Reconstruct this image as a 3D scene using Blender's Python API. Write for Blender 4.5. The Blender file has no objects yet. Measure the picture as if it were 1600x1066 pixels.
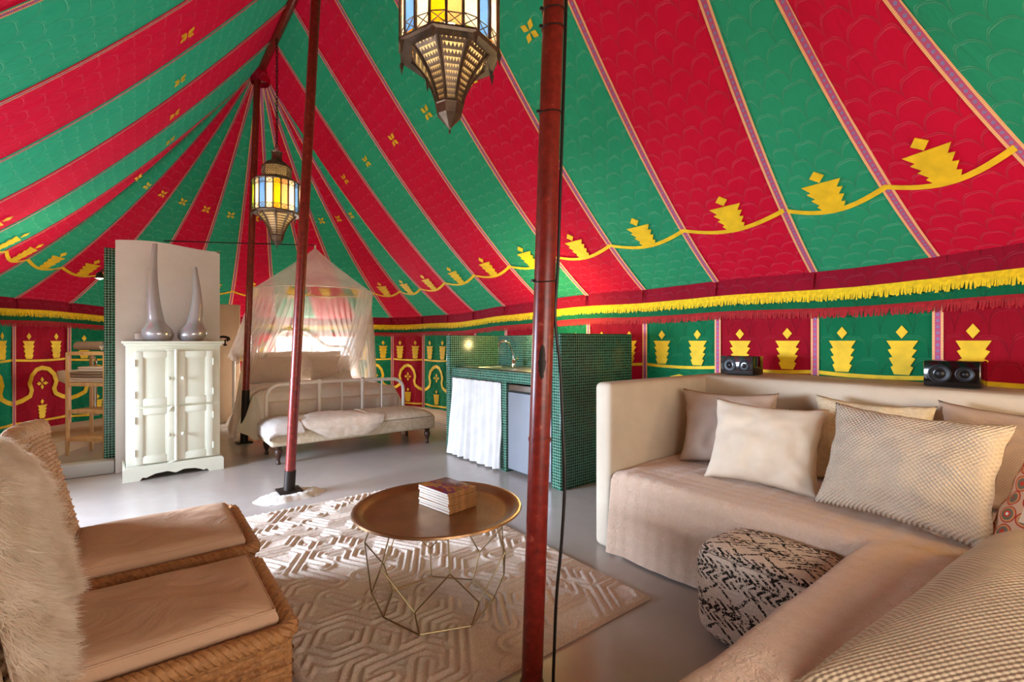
import bpy, bmesh, math, random
import numpy as np
from mathutils import Vector, Matrix, noise as mnoise
C = bpy.context.scene.collection
PI = math.pi
random.seed(7)

# ------------------------------------------------------------------ camera, light, exposure
sc = bpy.context.scene
cam = bpy.data.cameras.new('camera'); cam.lens = 16.94; cam.sensor_width = 36; cam.clip_start = .02
co = bpy.data.objects.new('camera', cam); C.objects.link(co)
co.location = (0, 0, 1.2); co.rotation_euler = (PI/2, 0, -math.radians(37.843))
sc.camera = co
sc.view_settings.view_transform = 'Standard'
sc.view_settings.look = 'None'
sc.view_settings.gamma = 1
sc.view_settings.use_curve_mapping = False
sc.view_settings.exposure = 0.5
sc.cycles.caustics_reflective = False; sc.cycles.caustics_refractive = False
w = bpy.data.worlds.new('world'); sc.world = w; w.use_nodes = True
bg = w.node_tree.nodes['Background']
bg.inputs[0].default_value = (.80, .88, 1.0, 1); bg.inputs[1].default_value = 1.3

def lamp(name, kind, loc, energy, color=(1, 1, 1), rot=None, size=.1, size_y=None, spread=None):
    l = bpy.data.lights.new(name, kind); l.energy = energy; l.color = color
    if kind == 'AREA':
        l.size = size
        if size_y: l.shape = 'RECTANGLE'; l.size_y = size_y
        if spread: l.spread = spread
    elif kind == 'SUN': l.angle = math.radians(3)
    else: l.shadow_soft_size = size
    o = bpy.data.objects.new(name, l); C.objects.link(o); o.location = loc
    if rot: o.rotation_euler = rot
    return o
lamp('sun', 'SUN', (6, 3, 9), 3.0, (1, .93, .82), rot=(math.radians(28), math.radians(30), 0))
# daylight through the open doorway in the long side wall
lamp('doorway_daylight', 'AREA', (-3.7, 4.7, 1.5), 1050, (.66, .79, 1), rot=(0, math.radians(-82), math.radians(-14)), size=1.9, size_y=2.6)
lamp('near_end_fill', 'AREA', (.1, -1.35, 1.45), 72, (1, .86, .72), rot=(math.radians(90), 0, math.radians(-12)), size=2.6, size_y=1.7)  # warm fill added behind the camera to lift the foreground
lamp('window_daylight', 'AREA', (2.42, 9.1, 1.2), 170, (1, .95, .88), rot=(math.radians(-82), 0, math.radians(-28)), size=1.3, size_y=.8)
# lamps of the room that stand out of sight (kitchen wall lamp behind the pole, corner lamp of the sofa)
lamp('kitchen_lamp', 'POINT', (3.22, 3.68, 1.40), 24, (1, .72, .28), size=.05)
lamp('sofa_corner_lamp', 'POINT', (2.25, -.30, 1.0), 12, (1, .66, .25), size=.09)

# ------------------------------------------------------------------ helpers
def lin(h):
    h = h.lstrip('#'); out = []
    for i in (0, 2, 4):
        v = int(h[i:i+2], 16)/255
        out.append(v/12.92 if v <= .04045 else ((v+.055)/1.055)**2.4)
    return (*out, 1)
def nz(x, y, z=0.0): return mnoise.noise(Vector((x, y, z)))

class NT:
    def __init__(s, name):
        s.m = bpy.data.materials.new(name); s.m.use_nodes = True
        s.t = s.m.node_tree; s.b = s.t.nodes['Principled BSDF']; s.out = s.t.nodes['Material Output']
    def n(s, typ, **kw):
        x = s.t.nodes.new(typ)
        for k, v in kw.items(): setattr(x, k, v)
        return x
    def put(s, sock, v):
        if isinstance(v, bpy.types.NodeSocket): s.t.links.new(v, sock)
        elif v is not None: sock.default_value = v
    def math(s, op, a, b=None, c=None):
        x = s.n('ShaderNodeMath', operation=op)
        for i, v in enumerate((a, b, c)):
            if v is not None: s.put(x.inputs[i], v)
        return x.outputs[0]
    def uv(s): return s.n('ShaderNodeTexCoord').outputs['UV']
    def obj(s): return s.n('ShaderNodeTexCoord').outputs['Object']
    def sep(s, v):
        x = s.n('ShaderNodeSeparateXYZ'); s.put(x.inputs[0], v); return x.outputs
    def comb(s, a, b, c=0.0):
        x = s.n('ShaderNodeCombineXYZ')
        for i, v in enumerate((a, b, c)): s.put(x.inputs[i], v)
        return x.outputs[0]
    def mapping(s, v, scale=(1, 1, 1), rot=(0, 0, 0)):
        x = s.n('ShaderNodeMapping'); s.put(x.inputs[0], v); x.inputs['Scale'].default_value = scale; x.inputs['Rotation'].default_value = rot
        return x.outputs[0]
    def noise(s, v, scale, detail=3, rough=.5, dist=0.0):
        x = s.n('ShaderNodeTexNoise'); s.put(x.inputs['Vector'], v)
        x.inputs['Scale'].default_value = scale; x.inputs['Detail'].default_value = detail
        x.inputs['Roughness'].default_value = rough; x.inputs['Distortion'].default_value = dist
        return x.outputs[0]
    def ramp(s, f, stops, const=False):
        x = s.n('ShaderNodeValToRGB'); s.put(x.inputs[0], f); r = x.color_ramp
        if const: r.interpolation = 'CONSTANT'
        while len(r.elements) < len(stops): r.elements.new(.5)
        for e, (p, c) in zip(r.elements, stops):
            e.position = p; e.color = c if len(c) == 4 else (*c, 1)
        return x.outputs[0]
    def mix(s, f, a, b):
        x = s.n('ShaderNodeMix', data_type='RGBA'); s.put(x.inputs[0], f); s.put(x.inputs[6], a); s.put(x.inputs[7], b)
        return x.outputs[2]
    def bump(s, h, strength=.3, dist=.01, normal=None):
        x = s.n('ShaderNodeBump'); s.put(x.inputs['Height'], h); x.inputs['Strength'].default_value = strength; x.inputs['Distance'].default_value = dist
        if normal: s.put(x.inputs['Normal'], normal)
        s.t.links.new(x.outputs[0], s.b.inputs['Normal']); return x.outputs[0]
    def col(s, v): s.put(s.b.inputs['Base Color'], v)
    def set(s, rough=None, metal=None, spec=None, **kw):
        if rough is not None: s.put(s.b.inputs['Roughness'], rough)
        if metal is not None: s.put(s.b.inputs['Metallic'], metal)
        if spec is not None: s.put(s.b.inputs['Specular IOR Level'], spec)
        for k, v in kw.items(): s.put(s.b.inputs[k], v)
    def translucent(s, colr, f):
        t = s.n('ShaderNodeBsdfTranslucent'); s.put(t.inputs[0], colr)
        m = s.n('ShaderNodeMixShader'); s.put(m.inputs[0], f)
        s.t.links.new(s.b.outputs[0], m.inputs[1]); s.t.links.new(t.outputs[0], m.inputs[2]); s.t.links.new(m.outputs[0], s.out.inputs[0])

def simple(name, hexc, rough=.6, metal=0, var=.08, vscale=6, bscale=None, bstr=.2, bdist=.004, spec=None):
    k = NT(name); c = lin(hexc); o = k.obj()
    lo = tuple(x*(1-var) for x in c[:3]); hi = tuple(min(1, x*(1+var)) for x in c[:3])
    k.col(k.ramp(k.noise(o, vscale), [(.3, lo), (.7, hi)])); k.set(rough, metal, spec)
    if bscale: k.bump(k.noise(o, bscale, 4), bstr, bdist)
    return k.m
def woven(name, hexc, size=.004, rough=.9, var=.06, bstr=.5, trans=0):
    k = NT(name); c = lin(hexc); o = k.uv()
    x, y, _ = k.sep(k.mapping(o, (PI/size, PI/size, 1)))
    h = k.math('MULTIPLY', k.math('SINE', x), k.math('SINE', y))
    n1 = k.noise(o, 9, 4)
    lo = tuple(v*(1-var*1.6) for v in c[:3]); hi = tuple(min(1, v*(1+var)) for v in c[:3])
    base = k.ramp(n1, [(.3, lo), (.7, hi)])
    k.col(k.mix(k.math('MULTIPLY', k.math('ADD', h, 1), .09), base, (c[0]*.6, c[1]*.58, c[2]*.55, 1)))
    k.set(rough, 0, .2); k.bump(h, bstr, size*.5)
    if trans: k.translucent(hi+(1,), trans)
    return k.m

class MB:
    def __init__(s): s.bm = bmesh.new(); s.uvl = s.bm.loops.layers.uv.new('UV'); s.has = s.bm.faces.layers.int.new('has_uv')
    def face(s, vs, uvs=None):
        try: f = s.bm.faces.new(vs)
        except ValueError: return None
        f.smooth = True
        if uvs:
            for l, u in zip(f.loops, uvs): l[s.uvl].uv = u
            f[s.has] = 1
        return f
    def box(s, lo, hi, bev=0.0, M=None, seg=2):
        lo, hi = [min(a, b) for a, b in zip(lo, hi)], [max(a, b) for a, b in zip(lo, hi)]
        r = bmesh.ops.create_cube(s.bm, size=1)['verts']
        c = Vector([(a+b)/2 for a, b in zip(lo, hi)]); d = [b-a for a, b in zip(lo, hi)]
        for v in r: v.co = Vector((v.co.x*d[0], v.co.y*d[1], v.co.z*d[2]))+c
        if bev:
            es = list({e for v in r for e in v.link_edges})
            b = bmesh.ops.bevel(s.bm, geom=es, offset=min(bev, min(d)*.49), segments=seg, affect='EDGES', profile=.5)
            r = list({v for f in b['faces'] for v in f.verts} | {v for v in r if v.is_valid})
        if bev < .02:
            for f in {f for v in r for f in v.link_faces}: f.smooth = False
        else:
            for f in {f for v in r for f in v.link_faces}: f.smooth = True
        if M is not None:
            for v in r: v.co = M @ v.co
        return s
    def tube(s, pts, r, n=8, closed=False, cap=True, up=None):
        pts = [Vector(p) for p in pts]; m = len(pts); rs = r if isinstance(r, (list, tuple)) else [r]*m
        rings = []; prev = None
        for i, p in enumerate(pts):
            if closed: t = (pts[(i+1) % m]-pts[i-1])
            else: t = pts[min(i+1, m-1)]-pts[max(i-1, 0)]
            t.normalize()
            if prev is None:
                a = Vector((0, 0, 1)) if abs(t.z) < .9 else Vector((1, 0, 0))
                x = t.cross(a).normalized()
            else: x = (prev-t*prev.dot(t)).normalized()
            prev = x; y = t.cross(x)
            rings.append([s.bm.verts.new(p+(x*math.cos(2*PI*k/n)+y*math.sin(2*PI*k/n))*rs[i]) for k in range(n)])
        for i in range(m if closed else m-1):
            a, b = rings[i], rings[(i+1) % m]
            for k in range(n): s.face((a[k], a[(k+1) % n], b[(k+1) % n], b[k]))
        if cap and not closed: s.face(rings[0][::-1]); s.face(rings[-1])
        return s
    def lathe(s, prof, n=24, c=(0, 0, 0), bend=None, flat=False, ang=0.0):
        rings = []
        for r, z in prof:
            off = bend(z) if bend else (0, 0)
            if r < 1e-5: rings.append([s.bm.verts.new((c[0]+off[0], c[1]+off[1], c[2]+z))])
            else: rings.append([s.bm.verts.new((c[0]+off[0]+r*math.cos(2*PI*k/n+ang), c[1]+off[1]+r*math.sin(2*PI*k/n+ang), c[2]+z)) for k in range(n)])
        for a, b in zip(rings, rings[1:]):
            for k in range(n):
                q = [a[k % len(a)], a[(k+1) % n % len(a)], b[(k+1) % n % len(b)], b[k % len(b)]]
                u = []
                for v in q:
                    if v not in u: u.append(v)
                f = s.face(u) if len(u) > 2 else None
                if f and flat: f.smooth = False
        return s
    def grid(s, fn, nu, nv, uvf=None, closed_u=False, flip=False):
        V = [[s.bm.verts.new(fn(i/nu, j/nv)) for j in range(nv+1)] for i in range(nu+(0 if closed_u else 1))]
        L = len(V)
        for i in range(nu):
            for j in range(nv):
                i2 = (i+1) % L
                q = (V[i][j], V[i2][j], V[i2][j+1], V[i][j+1])
                uv = None
                if uvf: uv = [uvf(i/nu, j/nv), uvf((i+1)/nu, j/nv), uvf((i+1)/nu, (j+1)/nv), uvf(i/nu, (j+1)/nv)]
                if flip: q = q[::-1]; uv = uv[::-1] if uv else None
                s.face(q, uv)
        return V
    def prism(s, pts, fn, th=.004):
        """outline pts (a,b) mapped by fn(a,b,h) with thickness"""
        a = [s.bm.verts.new(fn(x, y, 0)) for x, y in pts]; b = [s.bm.verts.new(fn(x, y, th)) for x, y in pts]
        f = s.face(b); n = len(pts)
        if f: f.smooth = False
        for i in range(n):
            g = s.face((a[i], a[(i+1) % n], b[(i+1) % n], b[i]))
            if g: g.smooth = False
        return s
    def mesh(s, name, mats, smooth=True, recalc=True, sharp=None):
        if recalc: bmesh.ops.recalc_face_normals(s.bm, faces=s.bm.faces[:])
        for f in s.bm.faces:
            if not f[s.has]:
                n = f.normal; ax = max(range(3), key=lambda i: abs(n[i]))
                for l in f.loops:
                    p = l.vert.co
                    l[s.uvl].uv = ((p.y, p.z) if ax == 0 else (p.x, p.z) if ax == 1 else (p.x, p.y))
            if not smooth: f.smooth = False
        me = bpy.data.meshes.new(name); s.bm.to_mesh(me); s.bm.free()
        for m in (mats if isinstance(mats, (list, tuple)) else [mats]): me.materials.append(m)
        if smooth:
            try: me.set_sharp_from_angle(angle=math.radians(42 if sharp is None else sharp))
            except Exception: pass
        return me

def root_of(o):
    while o.parent: o = o.parent
    return o
def props(o, label=None, cat=None, group=None, kind=None):
    for k, v in (('label', label), ('category', cat), ('group', group), ('kind', kind)):
        if v: o[k] = v
    return o
def thing(name, label, cat, loc=(0, 0, 0), rz=0.0, group=None, kind=None):
    o = bpy.data.objects.new(name, None); C.objects.link(o); o.location = loc; o.rotation_euler = (0, 0, rz); o.empty_display_size = .05
    return props(o, label, cat, group, kind)
def rootmat(o): return Matrix.Translation(o.location) @ o.rotation_euler.to_matrix().to_4x4()
def part(name, mb, mat, parent, world=True, smooth=True, label=None, kind=None, recalc=True, sharp=None):
    me = mb if isinstance(mb, bpy.types.Mesh) else mb.mesh(name, mat, smooth, recalc, sharp)
    if world and not isinstance(mb, bpy.types.Mesh): me.transform(rootmat(root_of(parent)).inverted())
    o = bpy.data.objects.new(name, me); C.objects.link(o); o.parent = parent
    return props(o, label, None, None, kind)
def single(name, mb, mat, label=None, cat=None, group=None, kind=None, origin=None, smooth=True, recalc=True, sharp=None):
    me = mb.mesh(name, mat, smooth, recalc, sharp)
    if origin is None:
        xs = np.array([v.co[:] for v in me.vertices]); origin = ((xs[:, 0].min()+xs[:, 0].max())/2, (xs[:, 1].min()+xs[:, 1].max())/2, xs[:, 2].min())
    me.transform(Matrix.Translation(-Vector(origin)))
    o = bpy.data.objects.new(name, me); C.objects.link(o); o.location = origin
    return props(o, label, cat, group, kind)
def copy_tree(o, loc, rz=None, label=None, group=None):
    r = o.copy(); C.objects.link(r); r.location = loc
    if rz is not None: r.rotation_euler = (0, 0, rz)
    if label: r['label'] = label
    if group: r['group'] = group
    def rec(src, dst):
        for ch in list(src.children):
            c = ch.copy(); C.objects.link(c); c.parent = dst; rec(ch, c)
    rec(o, r); return r
def smooth01(x): x = max(0, min(1, x)); return x*x*(3-2*x)

# ------------------------------------------------------------------ materials
def scale_fabric(name, base, line, S, R, trans, tcol):
    k = NT(name); uv = k.uv()
    d = k.n('ShaderNodeVectorMath', operation='ADD'); k.put(d.inputs[0], uv)
    nn = k.n('ShaderNodeTexNoise'); k.put(nn.inputs['Vector'], uv); nn.inputs['Scale'].default_value = 5
    sc_ = k.n('ShaderNodeVectorMath', operation='SCALE'); k.put(sc_.inputs[0], nn.outputs['Color']); sc_.inputs['Scale'].default_value = .05
    k.put(d.inputs[1], sc_.outputs[0])
    u, v, _ = k.sep(d.outputs[0])
    vr = k.math('DIVIDE', v, R); row = k.math('FLOOR', vr); fv = k.math('SUBTRACT', vr, row)
    uu = k.math('ADD', k.math('DIVIDE', u, S), k.math('MULTIPLY', k.math('PINGPONG', row, 1), .5))
    fu = k.math('SUBTRACT', k.math('SUBTRACT', uu, k.math('FLOOR', uu)), .5)
    x2 = k.math('MULTIPLY', fu, 2.0)
    ax = k.math('ABSOLUTE', x2); h = k.math('MULTIPLY', k.math('POWER', k.math('MAXIMUM', k.math('SUBTRACT', 1.0, k.math('MULTIPLY', ax, k.math('MULTIPLY', ax, ax))), 0), .55), .95)
    dd = k.math('ABSOLUTE', k.math('SUBTRACT', k.math('ABSOLUTE', k.math('SUBTRACT', fv, h)), .055))
    l = k.math('SUBTRACT', 1.0, k.math('SMOOTH_MIN', k.math('DIVIDE', dd, .06), 1.0, .2))
    l = k.math('MULTIPLY', k.math('MAXIMUM', l, 0), k.math('ADD', .35, k.noise(uv, 3, 2)))
    var = k.noise(uv, 2.2, 5, .6)
    b1 = lin(base); b0 = tuple(c*.78 for c in b1[:3])
    bc = k.mix(var, b0+(1,), tuple(min(1, c*1.18) for c in b1[:3])+(1,))
    k.col(k.mix(k.math('MULTIPLY', l, .75), bc, lin(line)))
    k.set(.85, 0, .15)
    wr = k.noise(k.mapping(uv, (1, .35, 1)), 7, 3, .55, .6)
    k.bump(k.math('ADD', k.math('MULTIPLY', l, .25), wr), .8, .035)
    k.translucent(lin(tcol), trans)
    return k.m
M = {}
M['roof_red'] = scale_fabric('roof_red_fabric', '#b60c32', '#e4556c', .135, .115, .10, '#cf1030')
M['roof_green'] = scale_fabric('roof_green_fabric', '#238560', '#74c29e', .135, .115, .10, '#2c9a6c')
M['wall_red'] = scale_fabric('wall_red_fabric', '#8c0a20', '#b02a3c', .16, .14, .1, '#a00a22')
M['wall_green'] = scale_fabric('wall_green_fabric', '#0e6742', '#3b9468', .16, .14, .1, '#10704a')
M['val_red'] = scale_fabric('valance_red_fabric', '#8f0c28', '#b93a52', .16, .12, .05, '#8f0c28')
M['yellow'] = simple('yellow_braid', '#f0c81e', .7, var=.12, vscale=14, bscale=60, bstr=.25)
M['fringe_yellow'] = simple('yellow_fringe_yarn', '#efcb12', .8, var=.2, vscale=40)
M['fringe_red'] = simple('red_fringe_yarn', '#a5151f', .8, var=.25, vscale=40)
def ribbon_mat():
    k = NT('woven_ribbon'); u, v, _ = k.sep(k.uv())
    au = k.math('ABSOLUTE', u)
    dz = k.math('ABSOLUTE', k.math('SUBTRACT', k.math('FRACT', k.math('DIVIDE', v, .035)), .5))
    dia = k.math('LESS_THAN', k.math('ADD', k.math('MULTIPLY', au, 1.1), dz), .36)
    cen = k.mix(dia, lin('#c0567e'), lin('#8a80b4'))
    st = k.math('GREATER_THAN', k.math('FRACT', k.math('DIVIDE', v, .009)), .35)
    edge = k.mix(st, lin('#dc6a48'), lin('#f8d49a'))
    k.col(k.mix(k.math('GREATER_THAN', au, .52), cen, edge)); k.set(.8, 0, .2); return k.m
M['ribbon'] = ribbon_mat()
def floor_mat():
    k = NT('polished_concrete'); o = k.obj()
    n1 = k.noise(o, 1.1, 6, .6, .5); n2 = k.noise(o, 9, 5, .6)
    k.col(k.mix(n2, k.ramp(n1, [(.3, lin('#9c928c')), (.5, lin('#aca29b')), (.7, lin('#bbb1aa'))]), lin('#a2988f')))
    k.set(k.math('ADD', .17, k.math('MULTIPLY', n2, .12)), 0, .5); return k.m
M['floor'] = floor_mat()
def plaster(name, c1, c2, rough=.75):
    k = NT(name); o = k.obj(); n1 = k.noise(o, 2.2, 6, .6, .3)
    k.col(k.ramp(n1, [(.3, lin(c1)), (.7, lin(c2))])); k.set(rough, 0, .3)
    k.bump(k.math('ADD', k.noise(o, 5, 3), k.math('MULTIPLY', k.noise(o, 30, 3), .2)), .25, .02); return k.m
M['plaster'] = plaster('sofa_plaster', '#c2b29c', '#d4c6b0')
M['plaster_grey'] = plaster('partition_plaster', '#cfc8bd', '#ddd7cd')
M['plaster_tan'] = plaster('tan_plaster', '#c0a488', '#cdb498')
M['kerb'] = plaster('kerb_concrete', '#a7a49d', '#bab6ae')
def mosaic():
    k = NT('green_glass_mosaic'); uv = k.uv(); T = .0235
    u, v, _ = k.sep(uv)
    fu = k.math('FRACT', k.math('DIVIDE', u, T)); fv = k.math('FRACT', k.math('DIVIDE', v, T))
    e = k.math('MINIMUM', k.math('MINIMUM', fu, k.math('SUBTRACT', 1, fu)), k.math('MINIMUM', fv, k.math('SUBTRACT', 1, fv)))
    g = k.math('GREATER_THAN', e, .06)
    wn = k.n('ShaderNodeTexWhiteNoise', noise_dimensions='2D')
    k.put(wn.inputs['Vector'], k.comb(k.math('FLOOR', k.math('DIVIDE', u, T)), k.math('FLOOR', k.math('DIVIDE', v, T))))
    tile = k.ramp(wn.outputs[0], [(0, lin('#07301f')), (.5, lin('#0b4030')), (1, lin('#145540'))])
    k.col(k.mix(g, lin('#8fb5a0'), tile)); k.set(k.math('SUBTRACT', .7, k.math('MULTIPLY', g, .52)), 0, .35)
    k.bump(k.math('MINIMUM', k.math('MULTIPLY', e, 6), 1), .12, .001); return k.m
M['mosaic'] = mosaic()
def pole_mat():
    k = NT('red_brown_paint'); o = k.obj(); n1 = k.noise(o, 30, 5, .7)
    k.col(k.ramp(n1, [(.3, lin('#5a140c')), (.62, lin('#84231a')), (.7, lin('#a85a48'))])); k.set(.32, 0, .5)
    k.bump(k.noise(o, 90, 3), .1, .002); return k.m
M['pole'] = pole_mat()
M['black'] = simple('black_rubber', '#15130f', .5, var=.1)
M['dark_iron'] = simple('dark_iron', '#2a211c', .5, metal=.6, bscale=40)
def wood(name, c1, c2, rough=.5, axis=2):
    k = NT(name); o = k.obj(); s = [26, 26, 26]; s[axis] = 1.6
    n = k.noise(k.mapping(o, tuple(s)), 1.6, 4, .6, .4)
    k.col(k.ramp(n, [(.3, lin(c1)), (.7, lin(c2))])); k.set(rough, 0, .4); k.bump(n, .1, .003); return k.m
M['pine'] = wood('pale_pine', '#c99d68', '#e6c696')
M['dark_wood'] = wood('dark_turned_wood', '#2a1a14', '#4a2e22', .35)
M['cream_paint'] = simple('cream_painted_wood', '#dcdcc8', .5, var=.04, vscale=4, bscale=35, bstr=.12)
M['cream_panel'] = simple('cream_panel_paint', '#d8d8c2', .55, var=.04, vscale=4, bscale=35, bstr=.12)
M['aluminium'] = simple('polished_aluminium', '#c4c4c8', .22, metal=.55, var=.04, vscale=5)
M['steel'] = simple('brushed_steel', '#bdbcba', .28, metal=1, var=.05)
M['chrome'] = simple('chrome', '#dcdcdc', .07, metal=1, var=.02)
M['white_plastic'] = simple('white_plastic', '#f6f4f0', .35, var=.02)
M['ceramic'] = simple('white_ceramic', '#e8e4dc', .15, var=.02)
M['fridge'] = simple('grey_fridge_enamel', '#8e9299', .35, metal=.25, var=.03)
M['white_iron'] = simple('white_enamelled_iron', '#e8e2d8', .35, var=.03, vscale=10, bscale=50, bstr=.06)
M['curtain'] = woven('white_cotton', '#ece9e4', .003, trans=.15, bstr=.2)
def sheet(name, c, trans=0, bs=.35):
    k = NT(name); o = k.obj(); n = k.noise(k.mapping(o, (1, 1, 1)), 6, 5, .6, .8)
    cc = lin(c); k.col(k.ramp(n, [(.25, tuple(x*.9 for x in cc[:3])), (.75, cc[:3])])); k.set(.85, 0, .2)
    k.bump(n, bs, .03)
    if trans: k.translucent(cc, trans)
    return k.m
M['duvet'] = sheet('crumpled_linen', '#e8e2de')
M['bed_pillow'] = sheet('bed_pillow_linen', '#d6c6b6', bs=.3)
M['chair_cushion'] = sheet('sand_canvas', '#c9a384', bs=.5)
M['bench'] = (lambda k: (k.col(k.mix(k.ramp(k.noise(k.uv(), 9, 2, .5, 3), [(.46, (0,)*3), (.54, (1,)*3)]), lin('#d9cbb2'), lin('#cdbb9e'))), k.set(.8, 0, .3), k.m)[-1])(NT('bench_damask'))
def matelasse(name, c1, c2):
    k = NT(name); uv = k.uv(); u, v, _ = k.sep(uv)
    a = k.math('SINE', k.math('MULTIPLY', k.math('ADD', u, v), 42)); b = k.math('SINE', k.math('MULTIPLY', k.math('SUBTRACT', u, v), 42))
    m = k.math('MULTIPLY', a, b); n = k.noise(uv, 45, 4, .6, 1.5); n2 = k.noise(uv, 4, 4)
    k.col(k.mix(n, lin(c1), lin(c2))); k.set(.75, 0, .3, **{'Sheen Weight': .3})
    k.bump(k.math('ADD', k.math('MULTIPLY', m, .35), k.math('ADD', k.math('MULTIPLY', n, .9), n2)), .85, .011); return k.m
M['throw'] = matelasse('matelasse_throw', '#c6a48a', '#dabfa6')
M['taupe'] = woven('taupe_cotton', '#c0a997', .006, bstr=.4)
M['cream_linen'] = woven('cream_linen', '#dccbb4', .004, bstr=.25)
M['plush'] = simple('cream_plush', '#e2cfaa', .95, var=.1, vscale=50, bscale=120, bstr=.6, bdist=.01)
M['basket'] = woven('cream_basketweave', '#cbb9a2', .0085, bstr=.7)
M['waffle'] = woven('cream_waffle_knit', '#d2bd9e', .0085, bstr=.6)
def _fur():
    k = NT('ivory_fleece'); o = k.obj(); k.col(k.ramp(k.noise(o, 12), [(.3, lin('#eadbc6')), (.7, lin('#fbf2e4'))])); k.set(.9, 0, .1); k.translucent(lin('#fbf0e0'), .4); return k.m
M['fur'] = _fur()
M['hide'] = simple('short_cream_hide', '#e0d2c2', .9, var=.1, vscale=20, bscale=150, bstr=.5)
M['towel_brown'] = simple('taupe_towelling', '#8c7868', .95, var=.1, vscale=60, bscale=150, bstr=.5)
M['towel_white'] = simple('white_towelling', '#d2c8be', .95, var=.08, vscale=60, bscale=150, bstr=.5)
def wicker(name, c1, c2, c3):
    k = NT(name); o = k.obj(); n = k.noise(o, 70, 4, .7)
    u, v, _ = k.sep(k.uv()); wn = k.n('ShaderNodeTexWhiteNoise', noise_dimensions='2D'); k.put(wn.inputs['Vector'], k.comb(k.math('FLOOR', u), k.math('FLOOR', v)))
    k.col(k.mix(k.math('MULTIPLY', wn.outputs[0], .6), k.ramp(n, [(.28, lin(c1)), (.5, lin(c2)), (.72, lin(c3))]), lin(c3))); k.set(.6, 0, .3); k.bump(n, .4, .004); return k.m
M['wicker'] = wicker('woven_rattan', '#4c2b14', '#8a5830', '#b98552')
M['wicker_pale'] = wicker('woven_seagrass', '#84603f', '#bd9672', '#dcbd9a')
def brass():
    k = NT('hammered_brass'); o = k.obj(); v = k.n('ShaderNodeTexVoronoi'); k.put(v.inputs['Vector'], o); v.inputs['Scale'].default_value = 75
    n = k.noise(o, 7, 4)
    k.col(k.ramp(n, [(.3, lin('#94704f')), (.7, lin('#b28c66'))])); k.set(.33, .9); k.bump(v.outputs['Distance'], .12, .004); return k.m
M['brass'] = brass()
M['brass_wire'] = simple('antique_brass_wire', '#9a8763', .35, metal=.9, var=.1)
M['lantern_metal'] = simple('aged_lantern_metal', '#75665a', .42, metal=.85, var=.25, vscale=14, bscale=60, bstr=.3)
def glass(name, c, f=.75):
    k = NT(name); k.col(lin(c)); k.set(.25, 0, .5); k.translucent(lin(c), f); return k.m
M['gl_amber'] = glass('amber_glass', '#f0a010'); M['gl_clear'] = glass('frosted_glass', '#eeddc0'); M['gl_blue'] = glass('blue_glass', '#5a8ad8')
M['gl_lime'] = glass('lime_glass', '#9fc026'); M['gl_orange'] = glass('peach_glass', '#e0a066'); M['gl_glow'] = glass('lantern_liner', '#c9b183', .5)
def emit(name, c, s):
    k = NT(name); k.set(**{'Emission Color': lin(c), 'Emission Strength': s}); k.col(lin(c)); return k.m
M['bulb'] = emit('lit_bulb', '#fff0cc', 22)
def netmat():
    k = NT('mosquito_net'); t = k.n('ShaderNodeBsdfTransparent'); k.col(lin('#f0e6e0')); k.set(.9, 0, .1)
    k.translucent(lin('#f4ece6'), .5)
    ms = k.out.inputs[0].links[0].from_socket
    m = k.n('ShaderNodeMixShader'); u = k.noise(k.uv(), 3, 3)
    k.put(m.inputs[0], k.ramp(u, [(.3, (.36,)*3), (.7, (.52,)*3)])); k.t.links.new(t.outputs[0], m.inputs[1]); k.t.links.new(ms, m.inputs[2]); k.t.links.new(m.outputs[0], k.out.inputs[0])
    return k.m
M['net'] = netmat()
def panemat():
    k = NT('clear_window_film'); t = k.n('ShaderNodeBsdfTransparent'); g = k.n('ShaderNodeBsdfGlossy'); g.inputs[1].default_value = .05
    m = k.n('ShaderNodeMixShader'); m.inputs[0].default_value = .06
    k.t.links.new(t.outputs[0], m.inputs[1]); k.t.links.new(g.outputs[0], m.inputs[2]); k.t.links.new(m.outputs[0], k.out.inputs[0]); return k.m
M['pane'] = panemat()
M['ground'] = simple('pale_gravel', '#c9bda8', .9, var=.15, vscale=3)
M['mortar'] = simple('white_mortar', '#ddd6cb', .95, var=.12, vscale=15, bscale=40, bstr=.5)
M['paper'] = (lambda k: (k.col(k.mix(k.math('FRACT', k.math('MULTIPLY', k.sep(k.obj())[2], 900)), lin('#cdbfae'), lin('#f2ece0'))), k.set(.8), k.m)[-1])(NT('page_edges'))
def covermat():
    k = NT('photo_cover'); o = k.obj(); n = k.noise(k.mapping(o, (22, 9, 1), (0, 0, .3)), 1, 4, .6, .8)
    k.col(k.ramp(n, [(.25, lin('#3d1a14')), (.38, lin('#8a2f22')), (.47, lin('#5c2e58')), (.55, lin('#b06a2a')), (.63, lin('#6a5a2c')), (.75, lin('#c79a6a'))])); k.set(.25, 0, .5); return k.m
M['cover'] = covermat()
M['spine'] = simple('magazine_spine', '#9a6a3c', .5, var=.4, vscale=30)
def rugmat():
    k = NT('wool_rug'); o = k.obj(); n = k.noise(o, 160, 3, .7)
    k.col(k.ramp(n, [(.3, lin('#c6b19e')), (.7, lin('#e6d7c8'))])); k.set(.95, 0, .1); k.bump(n, .7, .006); return k.m
M['rug'] = rugmat()
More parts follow.
